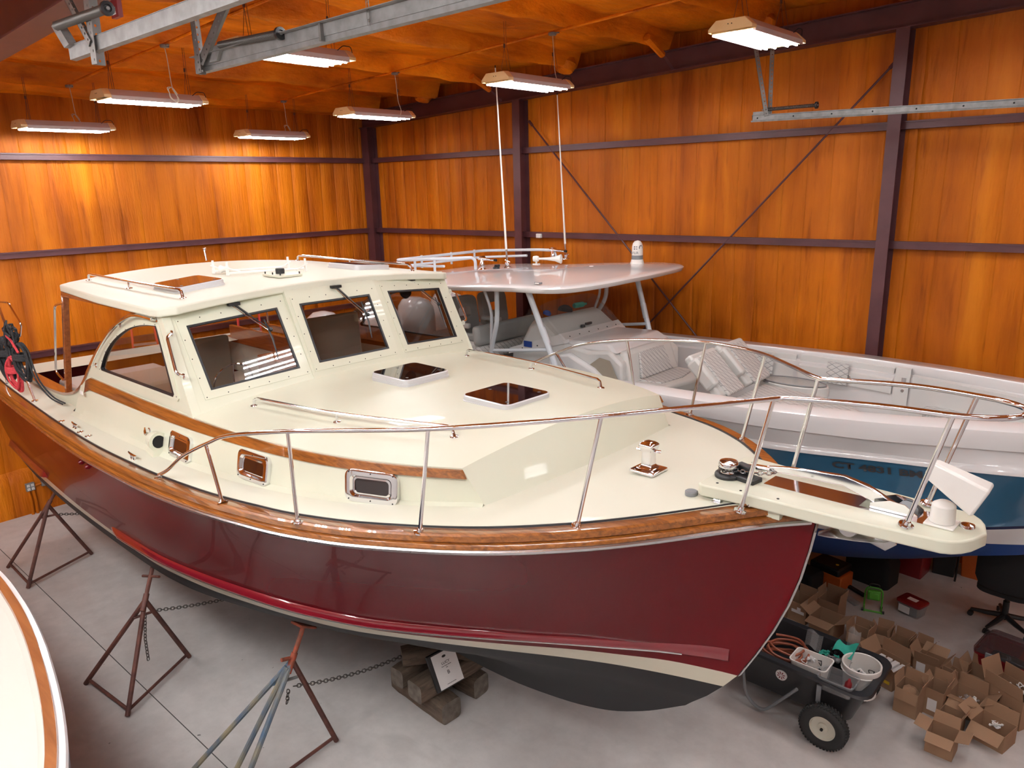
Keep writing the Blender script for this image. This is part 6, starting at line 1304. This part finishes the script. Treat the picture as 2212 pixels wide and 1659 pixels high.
# ================================================================ CARDBOARD BOXES ON THE FLOOR
def carton(c, d, rz, flaps, label, fill=None, lean=(0, 0), name='cardboard_box', lab=()):
    """open carton: walls with thickness; flaps = opening angles (deg from upright outwards) for -y, +x, +y, -x sides"""
    t = thing(name, c, label, 'box', 'open cardboard boxes on the floor', rz); w, l, h_ = d; th = .004
    if lean != (0, 0): t.rotation_euler = (lean[0], lean[1], rz)
    b = MB(); o = [(-w/2, -l/2), (w/2, -l/2), (w/2, l/2), (-w/2, l/2)]; i_ = [(x-math.copysign(th, x), y-math.copysign(th, y)) for x, y in o]
    b.loft([[(x, y, 0) for x, y in o], [(x, y, h_) for x, y in o], [(x, y, h_) for x, y in i_]], closev=True); b.F([b.V((x, y, 0)) for x, y in o]); b.m = 1
    b.loft([[(x, y, h_) for x, y in i_], [(x, y, th) for x, y in i_]], closev=True); b.F([b.V((x, y, th)) for x, y in i_]); b.build('carton', ['card', 'cardin'], t)
    for k, a in enumerate(flaps):
        if a is None: continue
        x0, y0 = o[k]; x1, y1 = o[(k+1) % 4]; L = (l if k % 2 == 0 else w)*.5; L = min(L, .20); ux, uy = (x1-x0), (y1-y0); m_ = math.hypot(ux, uy); nx_, ny_ = uy/m_, -ux/m_; a = math.radians(a)
        dx, dy, dz = nx_*math.sin(a)*L, ny_*math.sin(a)*L, math.cos(a)*L; e = .006; A = [(x0+ux*.01, y0+uy*.01, h_), (x1-ux*.01, y1-uy*.01, h_), (x1-ux*.03+dx, y1-uy*.03+dy, h_+dz), (x0+ux*.03+dx, y0+uy*.03+dy, h_+dz)]
        n_ = (Vector(A[1])-Vector(A[0])).cross(Vector(A[2])-Vector(A[0])).normalized()*.004; b = MB(); b.prism(A, n_); b.build('flap', 'cardin', t)
    for (k, u, v, sw, sh, m_) in lab:
        x0, y0 = o[k]; x1, y1 = o[(k+1) % 4]; ux, uy = (x1-x0), (y1-y0); m2 = math.hypot(ux, uy); nx_, ny_ = uy/m2*.0015, -ux/m2*.0015
        q = [(u-sw/2, v-sh/2), (u+sw/2, v-sh/2), (u+sw/2, v+sh/2), (u-sw/2, v+sh/2)]; b = MB(); b.poly([(x0+ux*p+nx_, y0+uy*p+ny_, h_*r) for p, r in q]); b.build('label', m_, t)
    return t
carton((-.915, 6.10, 0), (.20, .18, .19), -.02, (118, 75, 20, 80), 'open cardboard box nearest the camera, all four flaps spread')
carton((-.92, 6.41, 0), (.17, .17, .16), -.12, (110, 25, 60, None), 'open cardboard box with metal clamps, just behind the nearest one')
scrap((-.92, 6.42, .10), 9, .06, ['alu', 'chrome', 'tubew'], 'metal_clamps', 'metal clamps and fittings filling a cardboard box', 'fittings')
carton((-.63, 6.50, 0), (.26, .22, .16), -.25, (125, None, 10, 60), 'cardboard box with long flap folded out to the floor, right of nearest box', lab=())
scrap((-.60, 6.55, .08), 5, .07, ['paper', 'whitep'], 'white_plates', 'stack of white plastic pieces inside the right cardboard box', 'parts')
carton((-.58, 6.93, 0), (.34, .24, .28), -.45, (8, 30, -5, 20), 'large tall cardboard box at the right edge with arrows on its side', lab=((0, .35, .62, .18, .10, 'ink'), (0, .75, .55, .12, .08, 'ink')))
scrap((-.58, 6.95, .24), 8, .10, ['whitep', 'paper'], 'white_hoses', 'white hoses coiled in the large box at right edge', 'hoses')
carton((-.87, 6.76, 0), (.24, .22, .17), -.15, (70, 55, 0, 15), 'cardboard box with glass jars and bagged bulbs, centre of the group')
scrap((-.85, 6.74, .12), 8, .07, ['plas', 'alu', 'whitep', 'plas'], 'bagged_bulbs', 'bagged round bulbs inside the central cardboard box', 'bulbs')
carton((-1.25, 6.46, 0), (.19, .20, .24), -.12, (170, 12, 5, 10), 'cardboard box with crumpled brown paper, nearest to the cart wheel')
b = MB(); b.lathe([(.02, -.06), (.07, -.03), (.05, 0), (.075, .03), (.03, .06)], (-1.25, 6.44, .17), (.4, -.3, 1), 9); tag(b.build('crumpled_paper', 'cardin'), 'crumpled brown packing paper inside a cardboard box', 'paper')
carton((-1.07, 6.60, 0), (.15, .20, .25), -.10, (None, 10, 0, 30), 'narrow cardboard box with white label facing the camera', lab=((0, .45, .42, .5, .45, 'paper'),))
carton((-1.53, 6.78, 0), (.28, .26, .20), -.28, (40, None, 0, 30), 'long cardboard box of labelled packets behind the cart bucket', lab=((0, .75, .35, .3, .16, 'yellow'),))
for i in range(4):
    b = MB(); b.box((-1.62+.065*i, 6.79-.018*i, .10), (.05, .20, .16), rz=-.28); tag(b.build('labelled_packet', 'paper', bevel=.004), 'white labelled packet in the long cardboard box, '+('leftmost', 'second from left', 'third from left', 'rightmost')[i], 'packet', 'packets in the long cardboard box')
carton((-1.87, 7.10, 0), (.19, .19, .20), -.1, (170, 5, 0, 8), 'square open cardboard box in the back row left, behind the teal cloth')
carton((-1.70, 7.26, 0), (.15, .17, .19), .1, (150, 10, 5, 30), 'small open cardboard box second from left in the back row')
carton((-1.53, 7.22, 0), (.18, .18, .18), -.12, (165, 10, 0, 10), 'open cardboard box third from left in the back row')
carton((-1.36, 7.22, 0), (.15, .18, .18), -.15, (100, 20, 5, 5), 'small cardboard box at the right end of the back row')
carton((-1.24, 7.06, 0), (.22, .20, .20), -.1, (15, 35, 60, 25), 'cardboard box with white shipping sheets, middle of the group', lab=((0, .3, .6, .35, .6, 'paper'), (3, .5, .6, .5, .5, 'paper')))
carton((-1.02, 6.98, 0), (.13, .18, .19), -.2, (10, 30, 10, 15), 'small narrow cardboard box between the labelled boxes and the red tote', lab=((0, .5, .35, .8, .4, 'paper'),))
carton((-.86, 7.13, 0), (.20, .22, .20), -.15, (130, 8, 0, 25), 'open cardboard box in front of the red tote')
carton((-2.52, 7.30, 0), (.20, .22, .22), -.12, (None, 8, 0, 8), 'closed front cardboard box with white address label beside the bow', lab=((0, .55, .55, .7, .16, 'paper'), (0, .6, .68, .2, .2, 'paper')))
carton((-2.72, 7.16, 0), (.16, .22, .20), -.05, (None, None, 5, None), 'cardboard box peeking out behind the burgundy stem')
carton((-2.22, 7.18, 0), (.26, .24, .20), -.12, (95, 60, 170, 60), 'cardboard box with wide lid flap lying towards the cart')
carton((-2.30, 7.55, 0), (.22, .2, .20), -.1, (None, 5, 0, 5), 'dark cardboard box behind the labelled one')
# red tote with clear lid
tt = thing('storage_tote', (-.55, 7.40, 0), 'red plastic storage tote with clear purple-tinted lid at the right edge', 'storage box', rz=-.13)
R2 = lambda k, z, w=.74, l=.42: [(x*k, y*k, z) for x, y in rrect(0, 0, w, l, .05, 4)]
b = MB(); b.loft([R2(.90, 0), R2(.97, .30), R2(1.02, .30), R2(1.02, .325)], closev=True); b.F([b.V(p) for p in R2(.9, 0)]); b.build('tub', 'redp', tt, smooth=True)
b = MB(); b.loft([R2(1.03, .322), R2(1.03, .345), R2(.95, .352), R2(.92, .385)], closev=True); b.F([b.V(p) for p in R2(.92, .385)]); b.build('lid', 'lid', tt, smooth=True)
for x in (-.22, .20):
    b = MB(); b.box((x, -.218, .325), (.10, .018, .05)); b.build('latch', 'greyp', tt, bevel=.004)
b = MB(); b.box((0, -.0, .12), (.60, .28, .2)); b.build('contents', 'fabric', tt, bevel=.03)
# things under the white boat
t = thing('clear_storage_bin', (-1.66, 8.13, 0), 'small clear storage bin with maroon lid on the floor under the blue boat', 'storage box', rz=-.28)
R5 = lambda k, z: [(x*k, y*k, z) for x, y in rrect(0, 0, .25, .20, .03, 4)]
b = MB(); b.loft([R5(.85, 0), R5(.98, .13)], closev=True); b.F([b.V(p) for p in R5(.85, 0)]); b.build('tub', 'plas', t, smooth=True)
b = MB(); b.loft([R5(1.05, .13), R5(1.05, .15), R5(.98, .158)], closev=True, caps=True); b.build('lid', 'redp', t, smooth=True)
b = MB(); b.box((0, 0, .06), (.19, .15, .10)); b.build('contents', 'greyp', t); b = MB(); b.box((-.03, -.104, .07), (.12, .002, .08)); b.build('label', 'paper', t)
b = MB(); b.box((.0, 0, .160), (.10, .06, .002)); b.build('label', 'paper', t)
t = thing('work_light', (-2.0, 7.95, 0), 'green portable work light on a tubular stand on the floor', 'work light', rz=.3)
b = MB(); b.box((0, 0, .17), (.13, .05, .11)); b.box((0, -.03, .17), (.10, .02, .08)); b.build('lamp_head', 'greenp', t, bevel=.012)
b = MB(); b.tube(fillet([(-.085, -.09, .012), (-.085, .03, .012), (-.085, .03, .20), (-.06, .03, .24), (.06, .03, .24), (.085, .03, .20), (.085, .03, .012), (.085, -.09, .012)], .03, 4), .009, 7); b.tube([(-.10, -.07, .012), (.10, -.07, .012)], .010, 7); b.build('stand', 'greenp', t, smooth=True)
for x, y in ((-.10, -.07), (.10, -.07), (.085, .03)): b = MB(); b.lathe([(.016, -.012), (.016, .012)], (x, y, .016), (1, 0, 0), 10); b.build('foot', 'black', t)
b = MB(); b.tube(spline([(-.05, .03, .24), (-.04, .03, .28), (.04, .03, .28), (.05, .03, .24)], 4), .006, 6); b.build('handle', 'black', t)
b = MB(); b.box((-2.21, 7.95, .018), (.16, .09, .03), rz=-.5); tag(b.build('blister_pack', 'plas', bevel=.01), 'small flat clear pack lying on the floor left of the green work light', 'package')
t = thing('tool_bag', (-2.22, 8.62, 0), 'large black soft tool bag standing in the shade under the blue boat', 'bag', rz=-.15)
b = MB(); b.loft([[(x*k, y*k, z) for x, y in rrect(0, 0, .50, .34, .06, 4)] for k, z in ((1, 0), (1.02, .25), (.9, .36), (.6, .40))], closev=True, caps=True); b.build('bag_body', 'fabric', t, smooth=True)
b = MB(); b.tube(spline([(-.12, 0, .38), (-.08, 0, .48), (.08, 0, .48), (.12, 0, .38)], 5), .012, 6); b.build('bag_handle', 'fabric', t)
t = thing('tool_case', (-2.52, 8.22, 0), 'orange and black tool case behind the burgundy stem with a yellow round sticker', 'tool case', rz=-.2)
b = MB(); b.box((0, 0, .09), (.34, .26, .18)); b.build('case_base', 'orangep', t, bevel=.015); b = MB(); b.box((-.04, 0, .22), (.36, .28, .09)); b.build('case_lid', 'black', t, bevel=.02)
b = MB(); b.lathe([(.018, 0), (.018, .002)], (.05, -.02, .266), (0, 0, 1), 14); b.build('sticker', 'yellow', t)
b = MB(); b.box((-2.78, 7.95, .12), (.42, .25, .24), rz=-.3); tag(b.build('black_case', 'fabric', bevel=.03), 'black case low behind the stem, left of the orange tool case', 'case')
b = MB(); b.box((-2.26, 8.2, .02), (.26, .05, .03), rz=-.45); tag(b.build('black_bar', 'fabric', bevel=.006), 'black flat bar lying on the floor right of the orange tool case', 'bar')
for c, d, rz, m_, nm, lb, ct_ in (((-1.92, 9.1, .20), (.36, .34, .40), -.1, 'redp', 'red_bin', 'dark red plastic bin under the blue boat near the long wall', 'bin'), ((-1.62, 9.32, .22), (.26, .24, .44), .1, 'black', 'dark_bin', 'dark green-black bin under the blue boat right of the red bin', 'bin'), ((-1.32, 9.42, .16), (.30, .2, .32), 0, 'orangep', 'orange_crate', 'orange crate by the long wall behind the office chair', 'crate')):
    b = MB(); x, y = d[0]/2, d[1]/2; b.loft([[(px_*k, py_*k, z) for px_, py_ in rrect(0, 0, d[0], d[1], .02, 3)] for k, z in ((.86, 0), (1, d[2]-.02), (1.05, d[2]-.02), (1.05, d[2]), (.95, d[2]), (.84, .01))], closev=True); b.F([b.V((px_*.84, py_*.84, .01)) for px_, py_ in rrect(0, 0, d[0], d[1], .02, 3)])
    o = b.build(nm, m_, smooth=True); o.location = (c[0], c[1], 0); o.rotation_euler = (0, 0, rz); tag(o, lb, ct_)
b = MB(); b.tube([(-1.47, 9.15, 0), (-1.45, 9.18, .55)], .012, 6); tag(b.build('black_pole', 'black'), 'thin black pole standing beside the dark bin under the blue boat', 'pole')
# office chair, mostly cut off at right
ch = thing('office_chair', (-.88, 8.47, 0), 'black office swivel chair on five castors at the right edge', 'chair', rz=1.5)
for q in range(5):
    a = q*2*math.pi/5+.35; e = Vector((.30*math.cos(a), .30*math.sin(a), .075)); b = MB(); b.tube([(0, 0, .12), tuple(e*.5+Vector((0, 0, .055))), tuple(e)], [.030, .026, .018], 8); lg_ = b.build('base_leg', 'black', ch, smooth=True)
    b = MB()
    for s in (-1, 1): b.lathe([(.026, -.009), (.028, 0), (.026, .009)], e+Vector((-math.sin(a)*.016*s, math.cos(a)*.016*s, -.047)), (-math.sin(a), math.cos(a), 0), 14)
    b.tube([tuple(e), tuple(e-Vector((0, 0, .045)))], .008, 6); b.build('castor', 'black', lg_, smooth=True)
b = MB(); b.lathe([(.03, .08), (.03, .28), (.018, .28), (.018, .42)], (0, 0, 0), (0, 0, 1), 14); b.build('gas_column', 'black', ch, smooth=True)
b = MB(); b.loft([[(x*k, y*k, z) for x, y in rrect(0, 0, .52, .50, .12, 5)] for k, z in ((.8, .40), (1, .43), (1, .47), (.85, .50))], closev=True, caps=True); b.build('seat', 'fabric', ch, smooth=True)
b = MB(); b.loft([[(-.27+.06*abs(u)**2*(1 if 1 else 0)-.04*k, .25*u*s_, z) for u in (-1, -.6, 0, .6, 1)] for k, z, s_ in ((0, .50, .85), (1, .62, 1), (1, .82, 1), (1.6, 1.0, .8))]); b.loft([[(-.31+.06*abs(u)**2-.04*k, .25*u*s_, z) for u in (-1, -.6, 0, .6, 1)] for k, z, s_ in ((0, .50, .85), (1, .62, 1), (1, .82, 1), (1.6, 1.0, .8))]); b.build('backrest', 'fabric', ch, smooth=True)
b = MB(); b.lathe([(.02, -.02), (.022, .02)], (.13, -.02, .25), (0, 1, 0), 10); b.build('adjust_knob', 'black', ch)
